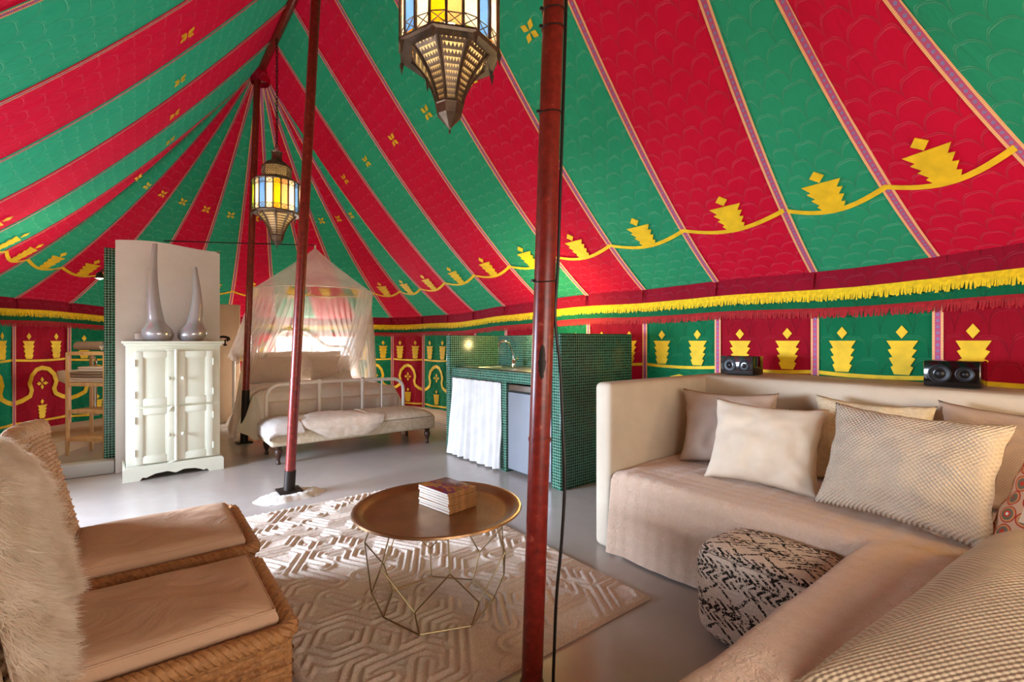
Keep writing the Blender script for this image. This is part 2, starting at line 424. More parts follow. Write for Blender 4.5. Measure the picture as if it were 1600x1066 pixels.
def poufmat():
    k = NT('tufted_wool_black_and_cream'); u, v, _ = k.sep(k.uv()); uv = k.uv()
    w_ = k.math('ADD', v, k.math('MULTIPLY', k.math('SUBTRACT', k.noise(uv, 22, 2), .5), .035))
    band = k.math('FRACT', k.math('DIVIDE', w_, .15))                                       # repeats along the wrap
    line = k.math('LESS_THAN', k.math('ABSOLUTE', k.math('SUBTRACT', band, .08)), .05)
    zig = k.math('PINGPONG', k.math('ADD', u, 3), .07); zd = k.math('ABSOLUTE', k.math('SUBTRACT', k.math('MULTIPLY', k.math('SUBTRACT', band, .36), .15), k.math('SUBTRACT', k.math('MULTIPLY', zig, .9), .01)))
    zl = k.math('LESS_THAN', zd, .008)
    fl = k.math('MULTIPLY', k.math('GREATER_THAN', k.math('SINE', k.math('ADD', k.math('MULTIPLY', u, 190), k.math('MULTIPLY', k.math('PINGPONG', v, .035), 260))), -.05), k.math('GREATER_THAN', k.math('ABSOLUTE', k.math('SUBTRACT', band, .5)), .2))
    pat = k.math('MAXIMUM', line, k.math('MAXIMUM', zl, fl))
    n = k.noise(uv, 95, 3, .7); spk = k.math('GREATER_THAN', k.math('ADD', n, k.math('MULTIPLY', k.noise(uv, 30, 2), .5)), .72)
    k.col(k.mix(k.math('MULTIPLY', pat, spk), k.ramp(n, [(.3, lin('#cdb7a2')), (.7, lin('#e4d4c2'))]), lin('#2a2420'))); k.set(.95, 0, .1); k.bump(n, .9, .012); return k.m
M['pouf'] = poufmat()
def ethnic():
    k = NT('printed_folk_cotton'); uv = k.uv(); u, v, _ = k.sep(uv)
    vo = k.n('ShaderNodeTexVoronoi'); k.put(vo.inputs['Vector'], uv); vo.inputs['Scale'].default_value = 16; vo.inputs['Randomness'].default_value = .25
    d = vo.outputs['Distance']
    ring = k.ramp(d, [(0, lin('#e8d9c0')), (.1, lin('#b8402c')), (.2, lin('#6e6a58')), (.34, lin('#c98a5a')), (.44, lin('#a83226')), (.5, lin('#c9a284'))], True)
    vo2 = k.n('ShaderNodeTexVoronoi'); k.put(vo2.inputs['Vector'], uv); vo2.inputs['Scale'].default_value = 26
    sp = k.math('LESS_THAN', k.math('ABSOLUTE', k.math('SUBTRACT', vo2.outputs['Distance'], .22)), .05)
    cen = k.mix(sp, lin('#d8c2a6'), lin('#6b5a44'))
    inn = k.math('LESS_THAN', k.math('MAXIMUM', k.math('ABSOLUTE', u), k.math('ABSOLUTE', v)), .13)
    k.col(k.mix(inn, ring, cen)); k.set(.85, 0, .2); return k.m
M['ethnic'] = ethnic()
M['spk_black'] = simple('gloss_black', '#08080a', .1, var=.02, spec=.6)
M['spk_dark'] = simple('speaker_cone', '#17171a', .4, var=.1, metal=.3)
M['spk_face'] = simple('mirror_black_face', '#5a5a5e', .08, metal=.8, var=.3, vscale=12)

# ------------------------------------------------------------------ tent geometry
XC, HW = 1.15, 2.6
YN, YF, KW = 1.36, 6.365, .715
ZE, ZR = 1.67, 4.45
def drop_right(y): return .085*smooth01((y-3.6)/3.0)
def drop_cone(th): return .085*(1-smooth01((th-95)/45)) if th > 40 else .085
class Seg:
    """one panel of the tent: side 'R','L' (straight) or 'B','N' (fan ends)"""
    def __init__(s, side, i):
        s.side, s.i = side, i
    def eave(s, a):           # a in 0..1 across -> point on the eave line, and ridge point
        if s.side == 'R':
            y = YN+KW*(s.i+a); return Vector((XC+HW, y, ZE-drop_right(y))), Vector((XC, y, ZR))
        if s.side == 'L':
            y = YN+KW*(s.i+1-a); return Vector((XC-HW, y, ZE)), Vector((XC, y, ZR))
        if s.side == 'B':
            th = 15*(s.i+a); t = math.radians(th); d = drop_cone(th); R = HW; c = Vector((XC, YF, 0))
        else:
            th = 15*(s.i+a); t = math.radians(180+th); d = 0; R = HW; c = Vector((XC, YN, 0))
        # flat chord between the seams
        t0 = t-math.radians(15*a); t1 = t0+math.radians(15)
        p0 = Vector((math.cos(t0), math.sin(t0), 0)); p1 = Vector((math.cos(t1), math.sin(t1), 0))
        dirv = p0.lerp(p1, a)
        return c+dirv*R+Vector((0, 0, ZE-d)), c+dirv*.05+Vector((0, 0, ZR))
    def pt(s, a, t, off=0.0):
        E, R = s.eave(a)
        p = E.lerp(R, t); sag = .27
        p.z -= sag*4*t*(1-t)*(.75+.25*(1-t))
        p.z -= .045*math.sin(PI*a)*math.sin(PI*min(1, t*1.02))
        if off:
            h = Vector((R.x-E.x, R.y-E.y, 0)).normalized(); n = (h*.73-Vector((0, 0, .68))).normalized()
            p += n*off
        return p
    def width(s, t): return KW if s.side in 'RL' else .679*(1-t)+.013*t
    SL = 3.9
segs = [Seg('R', i) for i in range(7)]+[Seg('B', i) for i in range(12)]+[Seg('L', i) for i in range(6, -1, -1)]+[Seg('N', i) for i in range(12)]
def colour_of(k):  # R0 red (1.36..2.07) then alternating round the tent
    return 'red' if k % 2 == 0 else 'green'
TR_ = [(.24, 0), (.36, .15), (.27, .18), (.42, .33), (.30, .36), (.46, .50), (.33, .53), (.50, .69)]
TREE = TR_+[(-x, y) for x, y in TR_[::-1]]
DIAM = [(0, .73), (.19, .865), (0, 1.0), (-.19, .865)]
def star_outlines(r):
    out = []
    for q in range(4):
        a = q*PI/2+PI/4; ca, sa = math.cos(a), math.sin(a)
        for_pts = [(.1, 0), (.55, .30), (1.0, 0), (.55, -.30)]
        out.append([((x*ca-y*sa)*r, (x*sa+y*ca)*r) for x, y in for_pts])
    return out
ceiling = thing('ceiling', 'striped red and green tent roof with yellow motifs', 'tent roof', (XC, 4, 2), kind='structure')
for k, s in enumerate(segs):
    col = colour_of(k)
    mb = MB(); nt = 28
    tm = .985 if s.side in 'BN' else 1.0
    mb.grid(lambda a, t: s.pt(a, t*tm), 8, nt, lambda a, t: ((a-.5)*s.width(t*tm)+k*.37, t*tm*Seg.SL))
    p = part('fabric_panel', mb, M['roof_'+col], ceiling)
    # woven ribbon along the seam that starts this panel
    wr = .026
    def rib(a, t, s=s):
        t *= tm; W = s.width(t); c0 = s.pt(0, t, .012); c1 = s.pt(.02, t, .012)
        d = (c1-c0); d = d.normalized() if d.length > 1e-6 else Vector((1, 0, 0))
        ww = wr if s.side in 'RL' else min(wr, W*.5)
        return c0+d*((a-.5)*2*ww)
    mb = MB(); mb.grid(rib, 2, 40, lambda a, t: (2*a-1, t*Seg.SL)); part('seam_ribbon', mb, M['ribbon'], ceiling)
    if s.side == 'N' and s.i < 10: continue
    # braid line with a candle motif standing on it
    T0 = .19
    def line(a, b): return s.pt(a, T0-.016*math.sin(PI*a)+(b-.5)*.010, .014)
    mb = MB(); mb.grid(line, 14, 1); part('braid_line', mb, M['yellow'], p)
    H = .34; ac = .5 if s.side != 'R' else .46
    def fm(x, y, h):
        t = T0-.014+y/Seg.SL; return s.pt(ac+x/s.width(t), t, .012+h)
    mb = MB()
    for ol in (TREE, DIAM): mb.prism([(x*.215, y*H) for x, y in ol], fm)
    part('candle_motif', mb, M['yellow'], p)
    mb = MB(); ts = .655 if s.side in 'RL' else .56
    def fs(x, y, h): return s.pt(.5+x/s.width(ts), ts+y/Seg.SL, .012+h)
    rr = .075 if s.side in 'RL' else .06
    for ol in star_outlines(rr): mb.prism(ol, fs)
    part('star_motif', mb, M['yellow'], p)

# ---- walls: flat hanging panels
def wallmesh(cut=None):
    pass
def fold(u, z): return .012*math.sin(u*17+z*2)*(.4+.6*(1-z/1.7))+.010*nz(u*3, z*2, 4.2)
def wall_panel_mesh(col, z0, z1):
    mb = MB(); W = .357
    mb.grid(lambda a, b: Vector(((a-.5)*2*W, fold((a-.5)*2*W, z0+(z1-z0)*b), z0+(z1-z0)*b)), 16, max(3, int(18*(z1-z0)/1.7)), lambda a, b: ((a-.5)*2*W, z0+(z1-z0)*b))
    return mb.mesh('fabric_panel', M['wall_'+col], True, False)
def wmap(x, y, h): return Vector((x, fold(x, y)-.006-h, y))
def poly_mesh(name, ols):
    mb = MB()
    for o in ols: mb.prism(o, wmap)
    return mb.mesh(name, M['yellow'], False)
def strip_mesh(name, pts, wd):
    mb = MB(); n = len(pts)
    P = [Vector((p[0], p[1])) for p in pts]; Lo = []; Hi = []
    for i in range(n):
        d = (P[min(i+1, n-1)]-P[max(i-1, 0)]).normalized(); nn = Vector((-d.y, d.x))
        Lo.append(P[i]-nn*wd/2); Hi.append(P[i]+nn*wd/2)
    for i in range(n-1):
        mb.prism([Lo[i], Lo[i+1], Hi[i+1], Hi[i]], wmap)
    return mb.mesh(name, M['yellow'], False)
WM = {c: wall_panel_mesh(c, -.02, 1.64) for c in ('red', 'green')}
WLOW = {c: wall_panel_mesh(c, -.02, .68) for c in ('red', 'green')}
WTOP = {c: wall_panel_mesh(c, 1.36, 1.64) for c in ('red', 'green')}
def tr(cx, z, W, H): return [[(cx+x*W, z+y*H) for x, y in ol] for ol in (TREE, DIAM)]
CAND = [poly_mesh('candle_motif', tr(cx, .995, .16, .30)) for cx in (-.17, .17)]
CANDLOW = poly_mesh('candle_motif', tr(0, .285, .14, .23))
LINE1 = strip_mesh('braid_line', [((i/10-.5)*.714, .985-.014*math.sin(PI*i/10)) for i in range(11)], .026)
LINE2 = strip_mesh('braid_line', [((i/10-.5)*.714, .272-.014*math.sin(PI*i/10)) for i in range(11)], .026)
ARCH = strip_mesh('arch_braid', [(-.357, .49), (-.25, .52), (-.165, .565), (-.145, .63), (-.17, .71), (-.14, .80), (-.075, .865), (0, .885), (.075, .865), (.14, .80), (.17, .71), (.145, .63), (.165, .565), (.25, .52), (.357, .49)], .05)
STARW = poly_mesh('star_motif', [[(x, y+.70) for x, y in [(a*math.cos(PI/4)-b*math.sin(PI/4), a*math.sin(PI/4)+b*math.cos(PI/4)) for a, b in o]] for o in star_outlines(.075)])
mbr = MB(); mbr.grid(lambda a, b: Vector(((a-.5)*.052, -.014, .04+1.6*b)), 2, 12, lambda a, b: (2*a-1, 1.6*b)); RIBW = mbr.mesh('seam_ribbon', M['ribbon'])
walls = {n: thing('wall_'+n, l, 'tent wall', (0, 0, 0), kind='structure') for n, l in
         (('right', 'red and green hanging tent wall behind the built-in sofa and kitchenette'), ('back', 'curved red and green tent wall round the bed'), ('left', 'straight tent wall with an open doorway beyond the wicker chairs'), ('entrance', 'curved tent wall behind the sofa corner'))}
for k, s in enumerate(segs):
    w_ = walls[{'R': 'right', 'B': 'back', 'L': 'left', 'N': 'entrance'}[s.side]]
    p0 = s.eave(0)[0]; p1 = s.eave(1)[0]; ctr = (p0+p1)/2; d = (p1-p0); d.z = 0; L = d.length; d.normalize()
    if s.side == 'N' and s.i in (4, 5, 6, 7): continue                # unseen gap left for the added fill lamp
    if s.side == 'L' and s.i in (2, 3, 4): continue                  # the open doorway
    # local x along the wall, local -y towards the room
    inward = Vector((XC-ctr.x, (min(max(ctr.y, YN), YF))-ctr.y, 0)).normalized()
    ang = math.atan2(inward.y, inward.x)+PI/2
    zo = ctr.z-ZE
    def put(me, parent, root=True):
        o = bpy.data.objects.new(me.name.split('.')[0], me); C.objects.link(o); o.parent = parent
        if root: o.location = (ctr.x, ctr.y, zo); o.rotation_euler = (0, 0, ang); o.scale = (L/.714*1.03, 1, 1)
        return o
    col = colour_of(k)
    win = s.side == 'B' and s.i in (3, 4)
    if win:
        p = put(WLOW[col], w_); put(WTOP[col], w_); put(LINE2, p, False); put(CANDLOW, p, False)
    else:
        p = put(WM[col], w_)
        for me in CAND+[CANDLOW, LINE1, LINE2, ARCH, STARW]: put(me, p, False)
    r_ = bpy.data.objects.new('seam_ribbon', RIBW); C.objects.link(r_); r_.parent = w_
    r_.location = (p0.x, p0.y, p0.z-ZE); r_.rotation_euler = (0, 0, ang)

# ---- valance running round the top of the walls
path = []
for s in segs:
    if s.side == 'N': continue
    for q in range(8): path.append(s.eave(q/8)[0])
for q in range(0, 9): path.append(Seg('N', 0).eave(q/8)[0])
pre = [Seg('N', 11).eave(q/8)[0] for q in range(8)]+[]
path = [Seg('N', 10).eave(q/8)[0] for q in range(8)]+pre+path
cen = lambda p: Vector((XC, min(max(p.y, YN), YF), p.z))
val = thing('trim_1', 'red valance with yellow and red fringes round the tent wall', 'valance', (XC, 4, 1.4), kind='structure')
def vpt(i, dz, off):
    p = path[i]; inn = (cen(p)-p); inn.z = 0; inn.normalize()
    wob = .006*math.sin(i*.9)+.004*math.sin(i*2.3)
    return p+inn*(.03+off+wob)+Vector((0, 0, dz+.006*math.sin(i*.35)))
n_ = len(path)-1
al = [0]
for i in range(n_): al.append(al[-1]+(path[i+1]-path[i]).length)
def band(name, z0, z1, off, mat, nv=3):
    mb = MB(); mb.grid(lambda a, b: vpt(round(a*n_), z0+(z1-z0)*b, off*(1-.5*b)), n_, nv, lambda a, b: (al[round(a*n_)], z0+(z1-z0)*b)); part(name, mb, mat, val)
band('red_band', -.155, .012, .012, M['val_red'])
band('green_band', -.27, -.14, .0, M['wall_green'])
band('yellow_braid', -.150, -.112, .026, M['fringe_yellow'], 1)
band('red_braid', -.262, -.240, .022, M['fringe_red'], 1)
def fringe(name, z0, ln, off, mat, seed):
    rnd = random.Random(seed); mb = MB()
    for i in range(n_):
        seg = al[i+1]-al[i]; m = max(1, int(seg/.0085))
        a, b = vpt(i, z0, off), vpt(i+1, z0, off); inn = (cen(a)-a); inn.z = 0; inn.normalize()
        for q in range(m):
            t0 = (q+.04)/m; t1 = (q+1.0)/m; l = ln*(.75+.4*rnd.random()); sk = rnd.uniform(-.007, .007)/max(seg, .01); o = inn*rnd.uniform(0, .012)
            v = [a.lerp(b, t0), a.lerp(b, t1), a.lerp(b, t1+sk)+Vector((0, 0, -l))+o, a.lerp(b, t0+sk)+Vector((0, 0, -l))+o]
            mb.face([mb.bm.verts.new(x) for x in v])
    part(name, mb, mat, val, kind='stuff')
fringe('yellow_fringe', -.148, .045, .027, M['fringe_yellow'], 3)
fringe('red_fringe', -.258, .048, .022, M['fringe_red'], 4)
# little tucks in the red band above each seam
for s in segs:
    if s.side == 'N': continue
    p = s.eave(0)[0]; inn = cen(p)-p; inn.z = 0; inn.normalize(); sd = Vector((-inn.y, inn.x, 0)); q = p+inn*.045
    mb = MB(); mb.prism([(-.012, -.004), (.012, -.004), (.004, -.10), (-.004, -.10)], lambda x, y, h: q+sd*x+Vector((0, 0, y))+inn*(h+.004*(1 if x > 0 else 0)), .012)
    part('pleat', mb, M['val_red'], val)

# ---- floor, ground
mb = MB(); mb.box((-1.6, -1.5, -.1), (3.9, 9.2, 0)); single('floor', mb, M['floor'], kind='structure', smooth=False)
mb = MB(); mb.box((-30, -30, -.3), (30, 40, -.12)); single('ground', mb, M['ground'], kind='structure', smooth=False)
# low plaster kerb at the foot of the wall beside the bed
mb = MB()
def kerb(a, b):
    th = math.radians(-30+115*a)
    prof = [(2.62, .0), (2.62, .13), (2.42, .12), (2.38, .09), (2.36, 0)]
    r, z = prof[min(4, round(b*4))]
    if a < .26:
        y = YF-1.6+1.6*a/.26; return Vector((XC+r, y, z))
    t = math.radians(85*(a-.26)/.74); return Vector((XC+r*math.cos(t), YF+r*math.sin(t), z))
mb.grid(kerb, 50, 4); single('baseboard_back', mb, M['plaster_tan'], kind='structure')
mb = MB()
def kerb2(a, b):
    t = math.radians(112+66*a); prof = [(2.62, 0), (2.62, .17), (1.98, .15), (1.90, .13), (1.87, 0)]
    r, z = prof[min(4, round(b*4))]; return Vector((XC+r*math.cos(t), YF+r*math.sin(t), z))
mb.grid(kerb2, 30, 4); mb.box((-1.46, 5.80, 0), (-.72, 6.42, .145), .02); single('baseboard_left', mb, M['plaster_tan'], kind='structure')

# ---- window behind the bed
win = thing('window_1', 'bright window opening in the tent wall behind the bed head', 'window', (2.45, 8.6, .68), kind='structure')
def wp(th, z):
    t0 = math.floor(th/15-1e-6)*15; a = (th-t0)/15
    p0 = Vector((math.cos(math.radians(t0)), math.sin(math.radians(t0)), 0)); p1 = Vector((math.cos(math.radians(t0+15)), math.sin(math.radians(t0+15)), 0))
    return Vector((XC, YF, z))+p0.lerp(p1, a)*(HW-.005)
for z in (.60, 1.275): part('window_rail', MB().tube([wp(45.1, z), wp(60, z), wp(74.9, z)], .014, 8), M['white_iron'], win)
for th in (45.3, 74.7): part('window_jamb', MB().tube([wp(th, .6), wp(th, 1.275)], .014, 8), M['white_iron'], win)
for t0, t1 in ((45.2, 59.9), (60.1, 74.8)):
    mb = MB(); mb.grid(lambda a, b: wp(t0+(t1-t0)*a, .6+.67*b), 1, 1); part('pane', mb, M['pane'], win)

# ------------------------------------------------------------------ poles and ridge
ridge = thing('ridge_pole', 'long red-brown ridge pole along the peak of the tent', 'pole', (XC, YN, ZR))
part('beam', MB().tube([(XC, YN-.15, ZR-.03), (XC, YF+.06, ZR-.03)], .052, 12), M['pole'], ridge)
for y in (1.3, 3.95, YF): part('collar', MB().tube([(XC, y-.07, ZR-.03), (XC, y+.07, ZR-.03)], .064, 12), M['dark_iron'], ridge)
mb = MB(); mb.lathe([(.10, -.16), (.125, -.05), (.13, .03), (.06, .05), (0, .05)], 16, (XC, YF, ZR-.03)); part('gathered_collar', mb, M['roof_red'], ridge)
mb = MB(); mb.lathe([(.10, -.16), (.125, -.05), (.13, .03), (.06, .05), (0, .05)], 16, (XC, YN, ZR-.03)); part('gathered_collar', mb, M['roof_red'], ridge)  # unseen cap, added to keep sun from leaking through the near peak
def pole(label, b, t, base, r=.037, sleeve=.16, plate=True):
    o = thing('tent_pole', label, 'pole', (b[0], b[1], base), group=None)
    B = Vector((b[0], b[1], base)); T = Vector(t); d = (T-B)
    part('shaft', MB().tube([B+d*(sleeve/d.z), B+d*.45, B+d*.45+d*.0008, T], r, 20), M['pole'], o)
    part('sleeve', MB().tube([B, B+d*(sleeve/d.z)], r+.005, 16), M['dark_iron'], o)
    part('joint_ring', MB().tube([B+d*.195, B+d*.198], r+.0025, 20), M['pole'], o)
    if plate:
        mb = MB(); mb.box((b[0]-.085, b[1]-.085, base), (b[0]+.085, b[1]+.085, base+.012), .003); part('base_plate', mb, M['dark_iron'], o)
    return o, B, d
p1, B1, D1 = pole('red-brown tent pole standing on a white mortar footing beside the rug', (.93, 4.02), (1.13, 3.93, 4.40), .035)
mb = MB()
def footing(a, b):
    t = a*2*PI; R = .2+.03*math.sin(2*t+1)+.012*math.sin(5*t); r = R*(1-b)
    z = .034*smooth01(b*3)+.016*nz(math.cos(t)*r*30, math.sin(t)*r*30, 1)*(1 if 0 < b < .9 else 0)
    return Vector((.93+r*math.cos(t)*1.15, 3.98+r*math.sin(t)*.8, max(z, 0)))
mb.grid(footing, 48, 10, closed_u=True); part('mortar_footing', mb, M['mortar'], p1, label='lumpy white mortar footing')
pole('red-brown tent pole beside the netted bed, standing at the end of the ridge', (.99, 6.43), (1.13, 6.40, 4.40), 0, sleeve=.62)
p2, B2, D2 = pole('thick red-brown tent pole with black cable ties in front of the kitchenette', (1.065, 1.262), (1.178, 1.176, 4.40), 0, r=.0365, sleeve=.035, plate=False)
for z in (2.33, 2.27, 1.98, 1.405):
    c = B2+D2*(z/D2.z)
    part('cable_tie', MB().tube([c+Vector((math.cos(a)*.039, math.sin(a)*.039, .006*math.sin(a+1))) for a in [2*PI*i/20 for i in range(20)]], .0022, 5, closed=True), M['black'], p2)
    part('cable_tie_lock', MB().box(c+Vector((-.046, .01, -.004)), c+Vector((-.036, .02, .005)), .001), M['black'], p2)
mb = MB()
def scuff(a, b):
    t = math.radians(205+45*a); z = 1.07+.12*b; c = B2+D2*(z/D2.z); rr = .0372
    wob = .9*math.sin(PI*b)**.5*(.8+.3*nz(b*9, 3))
    t = math.radians(228+(a-.5)*52*wob+5*nz(b*7, 1)); return c+Vector((math.cos(t)*rr, math.sin(t)*rr, 0))
mb.grid(scuff, 8, 12); part('worn_patch', mb, M['dark_iron'], p2, label='dark worn patch')
cab_pts = []
rv = Vector((.79, -.613, 0))
for y, x in [(4.3, .03), (3.4, .036), (2.6, .038), (2.2, .040), (1.7, .040), (1.45, .040), (1.28, .036), (1.12, .058), (1.0, .068), (.86, .078), (.70, .088), (.5, .083), (.32, .072), (.1, .07), (.02, .07)]:
    c = B2+D2*(y/D2.z); cab_pts.append(c+rv*(x+.004)+Vector((.61, .79, 0))*.008)
def spline(pts, n=8):
    P = [Vector(p) for p in pts]; out = []
    for i in range(len(P)-1):
        a, b, c, d = P[max(i-1, 0)], P[i], P[i+1], P[min(i+2, len(P)-1)]
        for q in range(n):
            t = q/n; out.append(.5*((2*b)+(c-a)*t+(2*a-5*b+4*c-d)*t*t+(3*b-a-3*c+d)*t**3))
    out.append(P[-1]); return out
single('power_cable', MB().tube(spline(cab_pts, 5), .0055, 8), M['black'], 'black power cable hanging down beside the thick tent pole', 'cable')

# ------------------------------------------------------------------ lanterns
def make_lantern():
    t = thing('moroccan_lantern', 'large pierced metal lantern with coloured glass, hanging in front of the ridge', 'lantern', (0, 0, 0), group=None)
    lm = M['lantern_metal']; n8 = 8
    def octo(prof): return MB().lathe(prof, 8, flat=True, ang=PI/8)
    # lower pierced cone: eight ribs and eight pierced faces
    prof = [(.062, .135), (.066, .16), (.083, .21), (.115, .275), (.158, .33), (.190, .362)]
    for q in range(8):
        mb = MB(); a0 = PI/8+q*PI/4
        mb.tube([(r*math.cos(a0)*1.01, r*math.sin(a0)*1.01, z) for r, z in prof], .0075, 5); part('rib', mb, lm, t, world=False)
        mb = MB(); NR = 10
        def fp(a, b):
            zz = .135+(.362-.135)*b; r = np.interp(zz, [p[1] for p in prof], [p[0] for p in prof])
            A = Vector((r*math.cos(a0), r*math.sin(a0), zz)); Bv = Vector((r*math.cos(a0+PI/4), r*math.sin(a0+PI/4), zz)); return A.lerp(Bv, a)
        for row in range(NR):
            b0, b1 = row/NR, (row+1)/NR; m = b0+.42/NR
            for (x0, x1, y0, y1) in ((0, .14, b0, b1), (.86, 1, b0, b1), (.14, .86, b0, m)):
                mb.face([mb.bm.verts.new(fp(x, y)) for x, y in ((x0, y0), (x1, y0), (x1, y1), (x0, y1))])
            kk = 5
            for c in range(kk):   # little upright teeth leave triangular holes
                xa = .14+.72*c/kk; xb = .14+.72*(c+1)/kk; xm = (xa+xb)/2
                mb.face([mb.bm.verts.new(fp(x, y)) for x, y in ((xa+.004, m), (xb-.004, m), (xm, b1))])
        part('pierced_panel', mb, lm, t, world=False, smooth=False)
    part('liner', octo([(.056, .137), (.060, .16), (.076, .21), (.107, .275), (.149, .33), (.18, .360)]), M['gl_glow'], t, world=False)
    part('tip', octo([(0, 0), (.006, .006), (.004, .02), (.008, .03), (.03, .055), (.058, .085), (.066, .125), (.070, .13), (.064, .14)]), lm, t, world=False, smooth=False)
    mb = octo([(.185, .352), (.235, .352), (.242, .362), (.236, .375), (.19, .375)]); part('lower_rim', mb, lm, t, world=False, smooth=False)
    for q in range(8):
        a0 = PI/8+q*PI/4; mb = MB(); c = (.236*math.cos(a0), .236*math.sin(a0)); mb.lathe([(0, -.06), (.011, -.004), (.006, 0)], 6, (c[0], c[1], .354)); part('spike', mb, lm, t, world=False)
    # glass drum: 20 panes between narrow bars
    N = 20; R = .228; cols = ['gl_lime', 'gl_orange', 'gl_clear', 'gl_blue', 'gl_clear', 'gl_amber', 'gl_clear', 'gl_lime', 'gl_clear', 'gl_blue', 'gl_clear', 'gl_amber', 'gl_orange', 'gl_clear', 'gl_blue', 'gl_clear', 'gl_amber', 'gl_clear', 'gl_orange', 'gl_clear']
    for q in range(N):
        a0 = 2*PI*q/N; a1 = 2*PI*(q+1)/N
        rr = R*(1.0 if q % 2 else .965)
        A = Vector((rr*math.cos(a0+.02), rr*math.sin(a0+.02), 0)); Bv = Vector((rr*math.cos(a1-.02), rr*math.sin(a1-.02), 0)); nn = (A+Bv).normalized()
        mb = MB()
        mb.grid(lambda x, y: A.lerp(Bv, x)+Vector((0, 0, .378+.296*y)), 1, 1)
        pn = part('pane', mb, M[cols[q]], t, world=False)
        mb = MB()
        for z0, z1 in ((.375, .425), (.628, .678)):   # fretted ends of each pane
            mid = (A+Bv)/2*1.008
            for e in (-1, 1):
                c = [Vector((x.x, x.y, z)) for x, z in ((A*1.008, z0 if e < 0 else z1), (mid, (z0+z1)/2), (Bv*1.008, z0 if e < 0 else z1))]
                mb.tube(c, .0028, 4)
            mb.tube([Vector((A.x*1.008, A.y*1.008, z1 if z0 < .5 else z0)), Vector((Bv.x*1.008, Bv.y*1.008, z1 if z0 < .5 else z0))], .003, 4)
        part('fretwork', mb, lm, pn, world=False, kind='stuff')
        c = Vector((R*math.cos(a0), R*math.sin(a0), 0)); M4 = Matrix.Translation(c) @ Matrix.Rotation(a0, 4, 'Z')
        part('bar', MB().box((-.006, -.006, .37), (.006, .006, .684), .002, M4), lm, t, world=False)
    part('upper_rim', octo([(.15, .69), (.24, .676), (.244, .684), (.236, .694), (.16, .71)]), lm, t, world=False, smooth=False)
    part('shoulder', octo([(.236, .69), (.19, .712), (.15, .732), (.142, .74)]), lm, t, world=False, smooth=False)
    cr = MB()
    for q in range(8):
        a0 = PI/8+q*PI/4
        for row in range(4):
            for e in range(5):
                A = Vector((math.cos(a0), math.sin(a0), 0)); Bv = Vector((math.cos(a0+PI/4), math.sin(a0+PI/4), 0)); p0 = A.lerp(Bv, e/5)*.142; p1 = A.lerp(Bv, (e+1)/5)*.142; z = .742+row*.024
                cr.tube([p0+Vector((0, 0, z)), (p0+p1)/2+Vector((0, 0, z+.022)), p1+Vector((0, 0, z))], .0035, 4, cap=False)
    part('crown_fretwork', cr, lm, t, world=False, kind='stuff')
    part('crown_liner', octo([(.134, .74), (.134, .845)]), M['gl_glow'], t, world=False)
    part('dome', octo([(.142, .84), (.152, .846), (.14, .86), (.115, .885), (.08, .905), (.055, .93), (.048, .965), (.052, 1.0), (.06, 1.01), (.05, 1.016), (.02, 1.02), (0, 1.02)]), lm, t, world=False, smooth=False)
    part('ring', MB().tube([(0, .026*math.cos(a), 1.046+.026*math.sin(a)) for a in [2*PI*i/14 for i in range(14)]], .005, 6, closed=True), lm, t, world=False)
    ch = MB(); z = 1.085; i = 0
    while z < 2.26:
        pts = []
        for a in [2*PI*j/10 for j in range(10)]:
            x = .011*math.cos(a); y = .024*math.sin(a); pts.append((x, 0, z+y) if i % 2 else (0, x, z+y))
        ch.tube(pts, .0038, 5, closed=True); z += .036; i += 1
    part('chain', ch, M['dark_iron'], t, world=False, kind='stuff')
    mb = MB(); mb.lathe([(0, -.03), (.02, -.022), (.029, 0), (.022, .022), (.012, .04), (0, .042)], 12, (0, 0, .50)); part('bulb', mb, M['bulb'], t, world=False)
    part('flex', MB().tube([(0, 0, .54), (0, 0, .9)], .004, 6), M['black'], t, world=False)
    return t
lan = make_lantern(); lan.location = (1.15, 1.955, 2.165); lan.rotation_euler = (0, 0, .35)
lan2 = copy_tree(lan, (1.15, 5.49, 2.165), .9, 'pierced metal lantern with pale glass panes hanging above the bed bench')
for y in (1.955, 5.49):
    lamp('lantern_bulb', 'POINT', (1.15, y, 2.165+.50), 13, (1, .78, .48), size=.04)

# ------------------------------------------------------------------ bathroom corner
mb = MB()
V = mb.grid(lambda a, b: Vector((-.16+.815*a, 5.655+.004*nz(a*4, b*4), b*(2.118+.02*math.sin(a*5)-.022*(a > .97)))), 20, 24)
mb.grid(lambda a, b: Vector((-.16+.815*a, 5.78, b*2.118)), 2, 2, flip=True)
mb.grid(lambda a, b: Vector((-.16+.815*a, 5.655+.125*b, 2.118+.02*math.sin(a*5)*(1-b)-.022*(a > .97)*(1-b))), 20, 1)
mb.grid(lambda a, b: Vector((.655, 5.655+.125*a, 2.118*b)), 1, 2)
mb.grid(lambda a, b: Vector((-.16, 5.655+.125*a, 2.118*b)), 1, 2)
single('wall_partition', mb, M['plaster_grey'], kind='structure')
tw = thing('wall_shower', 'narrow green mosaic tiled shower wall behind the plaster partition', 'tiled wall', (-.1, 5.9, 0), kind='structure')
part('tiled_pier', MB().box((-.245, 5.785, 0), (.5, 5.92, 2.06), .004), M['mosaic'], tw)
mb = MB(); mb.box((-1.3, 5.66, 0), (-.165, 5.80, .12), .015); single('trim_2', mb, M['kerb'], kind='structure')
part_sw = thing('light_switch', 'small white double light switch on the partition above the cabinet', 'switch', (.025, 5.65, 1.22))
part('surround', MB().box((-.027, 5.645, 1.207), (.077, 5.6535, 1.277), .003), M['kerb'], part_sw)
part('plate', MB().box((-.022, 5.640, 1.212), (.072, 5.652, 1.272), .004), M['white_plastic'], part_sw)
